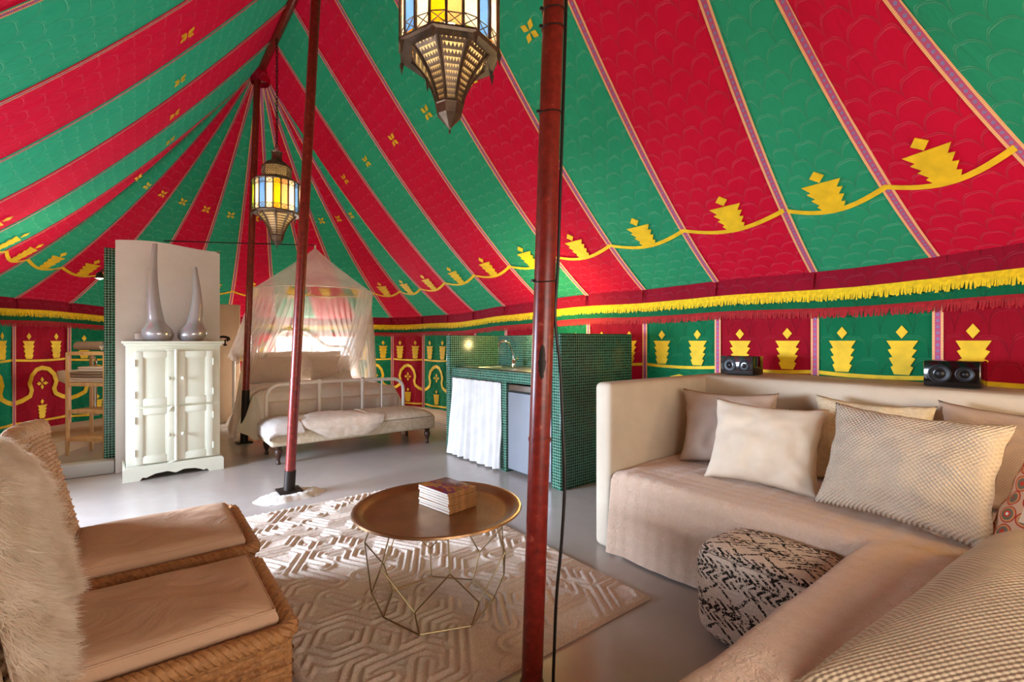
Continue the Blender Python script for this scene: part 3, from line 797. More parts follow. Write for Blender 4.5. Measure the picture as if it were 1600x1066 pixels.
for x in (-.012, .028): part('rocker', MB().box((x, 5.634, 1.22), (x+.034, 5.642, 1.264), .003), M['white_plastic'], part_sw)
mb = MB(); mb.tube([(-.40, 8.0, 2.49), (.8, 7.42, 2.50), (1.92, 6.89, 2.515)], .0075, 8)
single('curtain_rail', mb, M['dark_iron'], 'thin dark rail running above the partition to the top of the bed net', 'rail')

rk = thing('shelf_rack', 'slim pale pine shelf rack with four slatted shelves in the bathroom corner', 'shelf rack', (-.335, 6.78, 0), math.radians(-43))
RW, RD = .212, .13
for x in (-RW, RW):
    for y in (-RD, RD): part('upright', MB().box((x-.013, y-.013, 0), (x+.013, y+.013, 1.08), .002), M['pine'], rk, world=False)
SH = [.17, .46, .745, 1.07]
for z in SH:
    for y in (-RD, RD): part('shelf_rail', MB().box((-RW, y-.009, z-.018), (RW, y+.009, z+.018), .002), M['pine'], rk, world=False)
    for q in range(5): part('slat', MB().box((-RW, -RD+.012+q*.05, z+.008), (RW, -RD+.047+q*.05, z+.018), .002), M['pine'], rk, world=False)
RM = Matrix.Translation((-.335, 6.78, 0)) @ Matrix.Rotation(math.radians(-43), 4, 'Z')
def rolled(name, label, lo, hi, r, mat, turns=2.6):
    mb = MB(); A, Bv = RM @ Vector(lo), RM @ Vector(hi); ax = (Bv-A).normalized(); sd = Vector((0, 0, 1)).cross(ax)
    def f(a, b):
        t = a*turns*2*PI; rr = r*(.28+.72*a)
        return A.lerp(Bv, b)+sd*(rr*math.cos(t))+Vector((0, 0, rr*math.sin(t)))
    mb.grid(f, 70, 6); mb.grid(lambda a, b: f(a, b)+(-ax*.0), 1, 1)
    return single(name, mb, mat, label, 'towel', 'towels on the pine rack')
rolled('rolled_towel', 'rolled taupe towel lying lengthwise on top of the pine rack', (-.20, -.03, 1.146), (.12, -.03, 1.146), .055, M['towel_brown'])
rolled('rolled_towel', 'smaller pale taupe rolled towel end-on beside the bigger roll on the rack', (.16, -.10, 1.138), (.16, .11, 1.138), .048, M['towel_white'])
def folded(label, lo, hi, mat, n=3):
    o = thing('folded_towel', label, 'towel', RM @ Vector(((lo[0]+hi[0])/2, (lo[1]+hi[1])/2, lo[2])), math.radians(-43), 'towels on the pine rack')
    h = (hi[2]-lo[2])/n; cx, cy = (lo[0]+hi[0])/2, (lo[1]+hi[1])/2
    for q in range(n):
        mb = MB(); j = .004*math.sin(q*5+lo[2]*40)
        mb.box((lo[0]-cx+j, lo[1]-cy, q*h+.0005), (hi[0]-cx+j, hi[1]-cy, (q+1)*h-.0005), h*.45, seg=3)
        part('towel_layer', mb, mat, o, world=False)
    return o
folded('thick white towel folded at the bottom of the rack stack', (-.205, -.12, .766), (.2, .1, .815), M['towel_white'], 2)
folded('taupe towel folded between two white ones on the rack', (-.205, -.125, .817), (.195, .1, .875), M['towel_brown'], 2)
folded('thin white towel folded on top of the taupe towel', (-.13, -.11, .877), (.17, .1, .93), M['towel_white'], 2)

bs = thing('wash_basin', 'small white wall basin behind the pine rack', 'basin', (-.66, 7.9, .66))
BM = Matrix.Translation((-.50, 7.72, 0)) @ Matrix.Rotation(math.radians(-35), 4, 'Z')
mb = MB()
def bas(a, b):
    t = a*2*PI; prof = [(0.0, .69), (.17, .69), (.235, .73), (.25, .84), (.243, .85), (.225, .845), (.2, .75), (0.0, .72)]
    r, z = prof[round(b*7)]; e = 1/ max(abs(math.cos(t))**4+abs(math.sin(t))**4, .01)**.25
    return BM @ Vector((r*e*math.cos(t), r*e*.62*math.sin(t), z))
mb.grid(bas, 32, 7, closed_u=True); part('bowl', mb, M['ceramic'], bs)
c = BM @ Vector((.12, .0, 0))
part('waste_pipe', MB().tube([(c.x, c.y, .70), (c.x, c.y, .40)], .016, 10), M['chrome'], bs)
mb = MB(); mb.lathe([(0, .30), (.03, .305), (.036, .33), (.036, .37), (.028, .40), (.016, .41)], 16, (c.x, c.y, 0)); part('bottle_trap', mb, M['chrome'], bs)
part('tap', MB().tube(spline([(c.x+.0, c.y+.1, .85), (c.x+.0, c.y+.1, .98), (c.x-.03, c.y+.04, 1.01), (c.x-.05, c.y, .98)], 5), .011, 8), M['chrome'], bs)

sp = thing('spot_lamp', 'small lit spot lamp clamped beside the green tiled edge', 'lamp', (-.275, 5.98, 1.8))
part('arm', MB().tube([(-.22, 5.93, 1.86), (-.26, 5.96, 1.87), (-.278, 5.97, 1.85)], .008, 8), M['dark_iron'], sp)
mb = MB(); mb.lathe([(.012, .06), (.022, .05), (.03, .02), (.037, 0), (.035, 0), (.02, .03)], 16, (-.282, 5.97, 1.79)); part('shade', mb, M['dark_iron'], sp)
mb = MB(); mb.lathe([(0, -.012), (.02, -.006), (.03, .008), (.02, .025), (0, .03)], 14, (-.282, 5.97, 1.792)); part('bulb', mb, M['bulb'], sp)
lamp('spot_lamp_light', 'POINT', (-.30, 6.0, 1.72), 12, (1, .8, .5), size=.03)

# tan plaster screen beyond the cabinet and its dark hook
mb = MB()
mb.box((.70, 8.18, 0), (1.21, 8.26, 1.74), .012); single('wall_screen', mb, M['plaster_tan'], kind='structure')
hk = thing('wall_hook', 'dark metal hook fixed to the end of the partition by the cabinet', 'hook', (.66, 5.7, 1.2))
part('hook_arm', MB().tube(spline([(.655, 5.72, 1.235), (.69, 5.71, 1.243), (.725, 5.70, 1.235), (.738, 5.70, 1.215), (.72, 5.70, 1.205)], 5), [.012]*11+[.017]*5+[.012]*5, 8), M['dark_iron'], hk)
part('hook_stem', MB().tube([(.708, 5.70, 1.215), (.706, 5.70, 1.165)], .008, 8), M['dark_iron'], hk)
part('hook_knob', MB().tube([(.692, 5.70, 1.160), (.722, 5.70, 1.160)], .010, 8), M['dark_iron'], hk)

# ------------------------------------------------------------------ cream cabinet
cb = thing('cabinet', 'cream painted four-door cabinet standing against the plaster partition', 'cabinet', (.262, 5.44, 0), math.radians(2))
cp = M['cream_paint']
X0, X1, Y0, Y1 = -.345, .345, -.185, .195
mb = MB(); mb.box((X0, Y0+.012, .06), (X1, Y1, 1.16), .004)
part('body', mb, cp, cb, world=False)
mb = MB(); mb.box((X0-.03, Y0-.035, 1.178), (X1+.03, Y1, 1.2), .006); mb.box((X0-.014, Y0-.018, 1.155), (X1+.014, Y1, 1.18), .012)
part('cornice', mb, cp, cb, world=False)
# shaped plinth
ol = [(X0-.025, 0), (X0+.09, 0), (X0+.11, .025), (X0+.135, .018), (X0+.16, .03), (X0+.2, .045), (-.06, .052), (0, .03), (.06, .052), (X1-.2, .045), (X1-.16, .03), (X1-.135, .018), (X1-.11, .025), (X1-.09, 0), (X1+.025, 0), (X1+.025, .105), (X1+.01, .122), (X0-.01, .122), (X0-.025, .105)]
part('apron', MB().prism(ol, lambda x, y, h: Vector((x, Y0-.008-h, y)), .022), cp, cb, world=False, smooth=False)
for x in (X0-.022, X1+.004): part('side_plinth', MB().box((x, Y0-.008, 0), (x+.018, Y1, .115), .003), cp, cb, world=False)
for (z0, z1) in ((.135, .615), (.635, 1.11)):
    for (x0, x1, kn, hx) in ((-.285, -.012, -.05, -.288), (.018, .285, .055, .288)):
        d = thing('door', None, None); d.parent = cb
        ft = .052; yy = Y0-.008
        bpy.data.objects.remove(d)
        mb = MB()
        for (a0, a1, b0, b1) in ((x0, x0+ft, z0, z1), (x1-ft, x1, z0, z1), (x0+ft, x1-ft, z0, z0+ft*1.15), (x0+ft, x1-ft, z1-ft, z1)): mb.box((a0, yy, b0), (a1, yy+.022, b1), .002)
        d = part('door', mb, cp, cb, world=False)
        mb = MB(); mb.box((x0+ft-.005, yy+.008, z0+ft), (x1-ft+.005, yy+.02, z1-ft+.005), .002); part('door_panel', mb, M['cream_panel'], d, world=False)
        mb = MB(); q = .008
        for (a0, a1, b0, b1) in ((x0+ft, x0+ft+q, z0+ft*1.15, z1-ft), (x1-ft-q, x1-ft, z0+ft*1.15, z1-ft), (x0+ft, x1-ft, z0+ft*1.15, z0+ft*1.15+q), (x0+ft, x1-ft, z1-ft-q, z1-ft)): mb.box((a0, yy+.003, b0), (a1, yy+.016, b1), .0015)
        part('panel_moulding', mb, cp, d, world=False)
        mb = MB(); zc = (z0+z1)/2-.005; Mx = Matrix.Translation((kn, yy, zc)) @ Matrix.Rotation(PI/2, 4, 'X')
        mb.lathe([(.008, 0), (.007, .008), (.015, .014), (.017, .02), (.012, .026), (0, .028)], 14)
        for v in mb.bm.verts: v.co = Mx @ v.co
        part('knob', mb, cp, d, world=False)
        for hz in (z0+.1, z1-.1): part('hinge', MB().tube([(hx, yy-.002, hz-.03), (hx, yy-.002, hz+.03)], .006, 8), cp, d, world=False)
    part('centre_bead', MB().tube([(.004, Y0-.010, z0-.004), (.004, Y0-.010, z1+.012)], .015, 10), cp, cb, world=False)
for (x, z, a) in ((-.045, 1.125, .1), (-.04, .60, 1.0), (-.03, .128, .2)):
    c = Vector((x, Y0-.018, z)); dv = Vector((math.cos(a), 0, math.sin(a)))*.028
    part('turn_latch', MB().tube([c-dv, c-dv*.3, c+dv], [.006, .01, .007], 8), cp, cb, world=False)

def vase(label, x, y, H, br, lean, ly):
    mb = MB(); z0 = 1.2
    pr = [(0, 0), (br*.72, .003), (br*.93, .028), (br, .062), (br*.97, .088), (br*.86, .115), (br*.72, .138), (br*.61, .157), (br*.58, .166), (br*.55, .172), (br*.535, .20)]
    for i in range(1, 19):
        t = i/18; pr.append(((br*.535-.019)*(1-t)**1.3+.019, .20+(H-.20)*t))
    pr += [(.016, H-.002), (.014, H-.05)]
    mb.lathe(pr, 32, (x, y, z0), bend=lambda z: (lean*smooth01(z/H)+lean*.5*math.sin(z/H*PI*1.3), ly*(z/H)**2))
    single('vase', mb, M['aluminium'], label, 'vase', 'aluminium vases on the cabinet', origin=(x, y, z0))
vase('taller polished aluminium onion-shaped vase with long neck on the cabinet', .152, 5.45, .885, .122, -.045, 0)
vase('shorter polished aluminium onion-shaped vase with leaning neck on the cabinet', .398, 5.45, .70, .116, .05, 0)

# ------------------------------------------------------------------ bed
bed = thing('bed', 'white iron bedstead under a canopy of netting', 'bed', (1.9, 6.8, 0))
wi = M['white_iron']; YB, YH = 5.80, 7.86; XL, XR = 1.11, 2.72
xs = [XL]; 
fr = [(XL, YB, 0), (XL, YB, .58)]+[(XL+.14-.14*math.cos(a), YB, .58+.135*math.sin(a)) for a in [PI/2*i/8 for i in range(1, 9)]]
fr += [(XL+.14+(XR-XL-.28)*i/6, YB, .715+.012*math.sin(PI*i/6)) for i in range(1, 7)]
fr += [(XR-.14+.14*math.sin(a), YB, .58+.135*math.cos(a)) for a in [PI/2*i/8 for i in range(1, 9)]]+[(XR, YB, 0)]
ft_ = part('footboard', MB().tube(fr, .021, 12), wi, bed)
for x, r in ((1.42, .012), (1.67, .02), (1.93, .012), (2.18, .02), (2.43, .012)):
    part('footboard_bar', MB().tube([(x, YB, .2), (x, YB, .722)], r, 10), wi, ft_)
    if r > .015:
        mb = MB(); mb.lathe([(.02, -.03), (.03, -.012), (.031, .006), (.022, .022), (.01, .032), (0, .034)], 12, (x, YB, .725)); part('knob', mb, wi, ft_)
part('foot_rail', MB().tube([(XL, YB, .22), (XR, YB, .22)], .014, 8), wi, bed)
def hb(x):
    u = abs((x-1.9)/.81); return 1.11+.245*(1-smooth01((u-.12)/.55)) if u < .67 else 1.11
hp = [(XL-.03, YH, 0), (XL-.03, YH, .95)]+[(XL-.03+.15-.15*math.cos(a), YH, .96+.15*math.sin(a)) for a in [PI/2*i/8 for i in range(1, 9)]]
hp += [(x, YH, hb(x)) for x in np.linspace(XL+.17, XR-.17, 28)]
hp += [(XR+.03-.15+.15*math.sin(a), YH, .96+.15*math.cos(a)) for a in [PI/2*i/8 for i in range(0, 9)]]+[(XR+.03, YH, 0)]
hd = part('headboard', MB().tube(hp, .021, 10), wi, bed)
for x in (1.37, 1.63, 1.89, 2.15, 2.41):
    part('headboard_spindle', MB().tube([(x, YH, .35), (x, YH, 1.0), (x, YH, 1.03), (x, YH, 1.05), (x, YH, 1.07), (x, YH, 1.1), (x, YH, hb(x))], [.009, .009, .017, .01, .017, .009, .009], 8), wi, hd)
part('head_rail', MB().tube([(XL, YH, .35), (XR, YH, .35)], .014, 8), wi, bed)
for x in (XL, XR): part('side_rail', MB().box((x-.015, YB, .27), (x+.015, YH, .32), .004), wi, bed)
mb = MB(); mb.box((XL+.02, YB+.05, .3), (XR-.02, YH-.04, .52), .06, seg=3); part('mattress', mb, M['towel_white'], bed)
# duvet draped over the mattress
mb = MB()
def duv(a, b):
    s_ = -0.50+2.45*a; y = YB+.06+b*1.5; t = s_
    W = XR-XL-.04; x0 = XL+.02
    ed = .055
    if s_ < 0: x = x0-.05-.22*min(1, -s_*1.6)*(0.7+.3*math.sin(y*5)); z = .57+s_*.86
    elif s_ > W: x = x0+W+.05+.03*math.sin(y*9); z = .57-(s_-W)*.86
    else: x = x0+s_; z = .60+.035*math.sin(PI*s_/W)
    wr = .035*nz(x*2.2, y*2.2, 3)+.022*nz(x*5+y*2, y*4, 7)+.01*nz(x*12, y*9, 2)
    if b < .14:
        q = 1-b/.14; z -= .30*q**1.6; y = YB+.06+.14*1.5*(1-q)-.03*math.sin(PI*q)
    if s_ < 0: x -= wr*1.2; z += .03*nz(y*3, 1, 1)
    else: z += wr
    return Vector((x, y-.10*max(0, -s_)*(1-b), max(z, .12)))
mb.grid(duv, 70, 46)
single('duvet', mb, M['duvet'], 'crumpled pale linen duvet hanging over the edge of the bed', 'duvet')

def frame_mat(base, yaw, lean, roll=0.0):
    """local x = width, y = up, z = facing. base = middle of the bottom edge"""
    n = Vector((math.cos(yaw)*math.cos(lean), math.sin(yaw)*math.cos(lean), math.sin(lean)))
    up = Vector((-math.cos(yaw)*math.sin(lean), -math.sin(yaw)*math.sin(lean), math.cos(lean)))
    x = up.cross(n); R = Matrix((x, up, n)).transposed().to_4x4()
    return Matrix.Translation(base) @ R @ Matrix.Rotation(roll, 4, 'Z')
def pillow(name, label, wd, ht, th, mat, base, yaw, lean, seed, roll=0, wr=.017, group=None, cat='cushion', ears=.12, slump=0.0, n=30):
    mb = MB(); FM = frame_mat(Vector(base), yaw, lean, roll)
    def f(a, b, sg):
        u, v = 2*a-1, 2*b-1
        x = u*wd/2*(1-ears*(1-v*v)*abs(u)**1.5); y = v*ht/2*(1-ears*(1-u*u)*abs(v)**1.5)
        e = max(0, (1-u**2)*(1-v**2)); z = th/2*e**.42*(1.0-.18*v*slump)
        cr = wr*(nz(u*2.2+seed, v*2.2, sg)+.5*nz(u*5+seed, v*5, sg+3))*min(1, e*5)
        # soft creases running in from the corners
        cr += wr*.7*math.sin((u*v)*9+seed)*min(1, e*2.5)*(abs(u*v)**.6)
        y -= slump*.05*ht*(1-u*u)*(v > 0)*v
        x += .004*nz(v*4+seed, 2, sg)*(1 if abs(u) > .9 else 0); y += .006*nz(u*4+seed, 5, 1)*(1 if abs(v) > .9 else 0)
        return FM @ Vector((x, y+ht/2, sg*(z+cr)))
    for sg in (1, -1): mb.grid(lambda a, b: f(a, b, sg), n, n, lambda a, b: ((a-.5)*wd, (b-.5)*ht), flip=sg < 0)
    bmesh.ops.remove_doubles(mb.bm, verts=mb.bm.verts[:], dist=.0006)
    return single(name, mb, mat, label, cat, group, sharp=180, origin=base)
g_ = 'pillows on the bed'
fy = -PI/2
pillow('bed_pillow', 'linen pillow against the headboard on the side nearer the partition, back row', .68, .46, .17, M['bed_pillow'], (1.50, 7.70, .60), fy, .22, 1, group=g_, cat='pillow', ears=.05)
pillow('bed_pillow', 'linen pillow against the headboard on the window side, back row', .66, .46, .17, M['bed_pillow'], (2.25, 7.70, .60), fy, .22, 2, group=g_, cat='pillow', ears=.05)
pillow('bed_pillow', 'front linen pillow on the side nearer the partition', .66, .40, .17, M['bed_pillow'], (1.48, 7.42, .60), fy, .35, 3, group=g_, cat='pillow', ears=.05)
pillow('bed_pillow', 'front linen pillow on the window side of the bed', .62, .40, .17, M['bed_pillow'], (2.32, 7.42, .60), fy, .35, 4, group=g_, cat='pillow', ears=.05)

# netting
net = thing('bed_net', 'gathered white mosquito net hanging over the bed from a ring', 'bed net', (1.92, 6.9, 0))
NX, NY, NR, NZ = 1.93, 6.90, .76, 1.88
mb = MB()
mb.grid(lambda a, b: Vector((NX+NR*(.02+.98*b)*math.cos(2*PI*a), NY+NR*(.02+.98*b)*math.sin(2*PI*a), 2.47-(2.47-NZ)*(b**.93)-.015*math.sin(PI*b)*(math.sin(a*2*PI*8)+1)*.5)), 64, 8, lambda a, b: (a*4.7, b), closed_u=True)
part('canopy', mb, M['net'], net)
part('net_ring', MB().tube([(NX+NR*math.cos(2*PI*i/48), NY+NR*math.sin(2*PI*i/48), NZ) for i in range(48)], .008, 6, closed=True), wi, net)
part('net_cord', MB().tube([(NX, NY, 2.45), (NX, NY, 2.52)], .012, 6), wi, net)
def curtain_net(t0, t1, foot, folds, seed):
    mb = MB()
    def f(a, b):
        t = math.radians(t0+(t1-t0)*a); top = Vector((NX+NR*math.cos(t), NY+NR*math.sin(t), NZ)); ft = foot(a)
        e = b**1.35; p = top.lerp(ft, e); p.z = NZ+(ft.z-NZ)*b
        amp = .035*min(1, b*2.5); ph = a*folds*2*PI
        p += Vector((math.cos(t), math.sin(t), 0))*amp*math.sin(ph)+Vector((0, 0, 1))*.01*nz(a*8+seed, b*3, 1)
        return p
    mb.grid(f, 90, 26, lambda a, b: (a*2, b*1.6)); part('net_curtain', mb, M['net'], net)
LE = Vector
# side towards the partition, draped over the headboard and out to the floor
curtain_net(100, 178, lambda a: LE((.98-.10*a, 7.75-1.35*a, .06)), 9, 1)
# behind the headboard
curtain_net(62, 104, lambda a: LE((2.75-1.6*a, 8.02, .5)), 6, 2)
# window side, gathered down beside the bed
curtain_net(-8, 64, lambda a: LE((2.88+.03*math.sin(9*a), 7.1+.75*a, .32)), 10, 3)
# loose front edges swept back to the head
curtain_net(178, 232, lambda a: LE((1.02+.08*a, 7.78-.1*a, .98-.1*a)), 7, 4)
curtain_net(-62, -8, lambda a: LE((2.35+.4*a, 7.5+.05*a, .66)), 7, 5)

# ------------------------------------------------------------------ bench at the foot of the bed
bn = thing('upholstered_bench', 'long cream upholstered bench on dark turned legs at the foot of the bed', 'bench', (1.87, 5.36, 0))
BX0, BX1, BY0, BY1 = 1.0, 2.76, 5.02, 5.70
mb = MB(); mb.box((BX0, BY0, .18), (BX1, BY1, .325), .025, seg=3); part('frame', mb, M['bench'], bn)
def btop(x, y):
    u = (x-BX0)/(BX1-BX0)*2-1; v = (y-BY0)/(BY1-BY0)*2-1
    return .327+.075*max(0, 1-u**10)**.5*max(0, 1-v**6)**.5
mb = MB(); mb.grid(lambda a, b: Vector((BX0+.004+(BX1-BX0-.008)*a, BY0+.004+(BY1-BY0-.008)*b, btop(BX0+(BX1-BX0)*a, BY0+(BY1-BY0)*b)-.004*math.exp(-((a-.58)*60)**2))), 60, 24); part('seat_pad', mb, M['bench'], bn)
part('seam_piping', MB().tube([(BX0+.58*(BX1-BX0), BY0+.01+(BY1-BY0-.02)*i/16, btop(BX0+.58*(BX1-BX0), BY0+.01+(BY1-BY0-.02)*i/16)+.002) for i in range(17)], .005, 6), M['bench'], bn)
for x in (1.08, 2.69):
    for y in (5.09, 5.63):
        mb = MB(); mb.lathe([(0, 0), (.018, 0), (.022, .012), (.016, .025), (.014, .04), (.02, .06), (.033, .10), (.036, .125), (.03, .142), (.02, .15), (.03, .156), (.034, .165), (.03, .174), (.022, .178), (.03, .185)], 14, (x, y, 0)); part('leg', mb, M['dark_wood'], bn)
# hide throw and a folded white cloth lying on it
def drape(xf, yf): 
    pass
def onbench(x, y, th):
    if y < BY0-.012: return Vector((x, BY0-.03-th, btop(x, BY0)+.0-(BY0-.012-y)+.004))
    return Vector((x, y, btop(x, max(y, BY0))+th))
mb = MB()
def hide(a, b, th):
    yy = BY0-.13+(BY1-BY0+.08)*b
    wdt = .30+.13*math.sin(b*5+.4)+.05*math.sin(b*11); cxx = 1.64-.02*b
    if b < .25: wdt *= .55+1.8*b
    x = cxx+(a-.5)*2*wdt+.10*(1-b)
    return onbench(x, yy, th+.006*nz(x*14, yy*14, 2))
for th in (.012, .004): mb.grid(lambda a, b: hide(a, b, th*(1-(2*a-1)**6)*(1-(2*b-1)**8)+.004), 36, 36)
single('hide_throw', mb, M['hide'], 'small cream animal hide lying over the front edge of the bench', 'throw')
mb = MB()
def cloth(a, b):
    x = BX0-.005+(.30-.10*b)*a; y = BY0-.04+.62*b; p = onbench(x, y, .012+.003*nz(x*20, y*9))
    if a < .12: p.z -= (.12-a)*.8; p.x = BX0-.02
    return p
mb.grid(cloth, 24, 30); single('folded_cloth', mb, M['towel_white'], 'white cloth over the end of the bench by the tent pole', 'cloth')

# ------------------------------------------------------------------ kitchenette
kt = thing('kitchen_unit', 'green mosaic tiled kitchenette against the tent wall', 'kitchen unit', (2.95, 3.7, 0))
ms = M['mosaic']; KX = 2.665
part('end_wall', MB().box((KX+.005, 2.80, 0), (3.56, 2.905, 1.262), .004), ms, kt)
part('end_wall', MB().box((KX-.03, 4.47, 0), (3.50, 4.55, 1.262), .004), ms, kt)
part('back_wall', MB().box((3.27, 2.905, 0), (3.46, 4.47, 1.262), .003), ms, kt)
part('counter', MB().box((KX, 2.905, .822), (3.27, 4.47, .918), .003), ms, kt)
part('divider', MB().box((KX, 3.52, 0), (3.27, 3.60, .822), .003), ms, kt)
sk = thing('steel_sink', 'stainless steel sink top set into the tiled counter', 'sink', (2.98, 3.75, .918))
mb = MB()
# drainer with a recessed bowl
def skz(x, y):
    u = max(abs(x-2.98)/.17, abs(y-4.02)/.21); z = .926
    if u < 1: z -= .085*smooth01((1-u)*5)
    elif y < 3.75 and 2.82 < x < 3.16: z += .0025*math.sin(x*90)
    return z
mb.grid(lambda a, b: Vector((2.72+.53*a, 2.93+1.50*b, skz(2.72+.53*a, 2.93+1.5*b))), 52, 90); part('drainer', mb, M['steel'], sk)
mb = MB(); mb.lathe([(.028, 0), (.03, .004), (.012, .006), (0, .004)], 14, (2.98, 4.02, .843)); part('plug', mb, M['chrome'], sk)
tp = thing('kitchen_tap', 'chrome gooseneck tap rising from the sink', 'tap', (3.13, 4.0, .925))
part('spout', MB().tube(spline([(3.13, 4.0, .94), (3.125, 4.0, 1.05), (3.09, 4.005, 1.15), (3.03, 4.01, 1.195), (2.965, 4.02, 1.18), (2.95, 4.02, 1.14)], 6), .013, 10), M['chrome'], tp)
mb = MB(); mb.lathe([(.03, 0), (.03, .015), (.024, .02), (.024, .07), (.018, .08), (0, .082)], 14, (3.13, 4.0, .925)); part('body', mb, M['chrome'], tp)
part('lever', MB().tube([(3.13, 3.98, .975), (3.10, 3.90, 1.02)], [.012, .008], 8), M['chrome'], tp)
fg = thing('fridge', 'grey under-counter fridge beside the tiled divider', 'fridge', (2.95, 3.22, .02))
part('cabinet_body', MB().box((KX+.06, 2.925, .03), (3.22, 3.505, .80), .006), M['black'], fg)
part('door', MB().box((KX+.012, 2.925, .035), (KX+.058, 3.505, .735), .006), M['fridge'], fg)
part('top_strip', MB().box((KX+.012, 2.925, .74), (KX+.058, 3.505, .805), .005), M['steel'], fg)
part('handle', MB().box((KX+.0, 2.96, .742), (KX+.02, 3.47, .752), .003), M['black'], fg)
for y in (2.96, 3.46): part('foot', MB().tube([(2.78, y, .0), (2.78, y, .035)], .015, 8), M['black'], fg)
cu = thing('sink_curtain', 'white gathered cotton curtain hiding the space under the sink', 'curtain', (KX, 4.05, 0))
mb = MB()
def curt(a, b):
    y = 3.585+.88*a+(.5-a)*-.06*(1-b); ph = a*8*2*PI+1.3*math.sin(a*9); amp = .013+.02*(1-b)
    x = KX-.012-.045*(1-b)**2+amp*math.sin(ph)*(.5+.5*math.sin(a*23+1)**2)+.012*nz(a*6, b*3, 2)
    return Vector((x, y, .018+.795*b+.004*math.sin(a*40)*(1-b)**4))
mb.grid(curt, 130, 24, lambda a, b: (a*.9, b*.8)); part('cloth', mb, M['curtain'], cu)
part('curtain_rod', MB().tube([(KX-.004, 3.59, .812), (KX-.004, 4.475, .812)], .006, 8), M['steel'], cu)
kl = thing('kettle', 'upright steel kettle on the counter beside the tiled end wall', 'kettle', (3.02, 3.07, .928))
mb = MB(); mb.lathe([(0, 0), (.07, 0), (.075, .01), (.072, .06), (.062, .16), (.055, .2), (.05, .215), (.02, .23), (0, .232)], 24, (3.02, 3.07, .930)); part('body', mb, M['chrome'], kl)
part('handle', MB().tube(spline([(2.97, 3.10, 1.12), (2.93, 3.13, 1.11), (2.925, 3.135, 1.02), (2.955, 3.115, .97)], 5), .009, 8), M['black'], kl)
part('band', MB().tube([(3.02+.0735*math.cos(2*PI*i/24), 3.07+.0735*math.sin(2*PI*i/24), .95) for i in range(24)], .004, 6, closed=True), M['black'], kl)

# ------------------------------------------------------------------ built-in sofa
sf = thing('built_in_sofa', 'beige plaster built-in corner sofa with a high ledge behind', 'sofa', (2.7, .8, 0))
pl = M['plaster']
mb = MB(); mb.box((2.135, 1.835, 0), (3.70, 1.96, .958), .035, seg=3)
for v in mb.bm.verts:
    v.co.y += .006*nz(v.co.x*3, v.co.z*3, 1); v.co.x += .005*nz(v.co.y*3, v.co.z*4, 5)
part('end_wall', mb, pl, sf)
mb = MB()
def ledge(a, b):
    prof = [(3.14, .3), (3.14, .5), (3.14, .7), (3.14, .88), (3.142, .93), (3.152, .95), (3.17, .958), (3.3, .960), (3.5, .962), (3.76, .962)]
    x, z = prof[round(b*9)]; y = -.30+2.16*a; x = min(x, 3.71 if y > YN else XC+math.sqrt(HW**2-(YN-y)**2)*.985-.05)
    return Vector((x+.007*nz(y*3, z*4, 3), y, z+.005*nz(y*4, x*3, 8)))
mb.grid(ledge, 80, 9); part('back_ledge', mb, pl, sf)
part('seat_base', MB().box((2.17, -.20, 0), (3.0, 1.835, .452), .02), pl, sf)
part('seat_base', MB().box((.55, -.45, 0), (2.17, .565, .455), .02), pl, sf)
mb = MB()
def thr(a, b):
    y = -.18+2.002*a; L = b*1.46
    if L < .94: x = min(3.12-L, XC+math.sqrt(max(.1, HW**2-max(0, YN-y)**2))-.12); z = .462
    elif L < 1.02: q = (L-.94)/.08*PI/2; x = 2.18-.05*math.sin(q); z = .462-.05*(1-math.cos(q))
    else: x = 2.13-.02*(L-1.02)/.44; z = .412-.40*(L-1.02)/.44
    dn = max(0, (L-1.02)/.44); fl = smooth01((a-.93)/.07)
    x += (.018*nz(y*3, 2, 1)+.012*math.sin(y*11+2*nz(y*2, 1)))*dn-.03*dn*fl
    z += .006*nz(x*6, y*4, 5)+.004*nz(x*3+y*6, y*14, 9)
    if dn == 0: z -= .03*smooth01((a-.965)/.035)*smooth01((L-.6)/.3)*.5
    return Vector((x, y, max(z, .006)))
mb.grid(thr, 110, 60, lambda a, b: (2.0*a, 1.46*b)); single('sofa_throw', mb, M['throw'], 'beige woven throw covering the long seat of the sofa down to the floor', 'throw')
mb = MB()
def thr2(a, b):
    x = .6+1.58*a; L = b*1.42
    if L < 1.0: y = -.44+L; z = .484
    elif L < 1.08: q = (L-1.0)/.08*PI/2; y = .56+.045*math.sin(q); z = .484-.045*(1-math.cos(q))
    else: y = .607; z = .439-.43*(L-1.08)/.34
    z += .004*nz(x*5, y*5, 15)+.004*nz(x*12+y*8, y*3, 9)
    if a > .94: z -= .02*((a-.94)/.06)**2
    return Vector((x, y+.005*nz(x*4, 3, 2), max(z, .006)))
mb.grid(thr2, 80, 70, lambda a, b: (1.6*a, 1.42*b)); single('sofa_throw', mb, M['throw'], 'beige woven throw covering the short return seat nearest the viewer', 'throw')

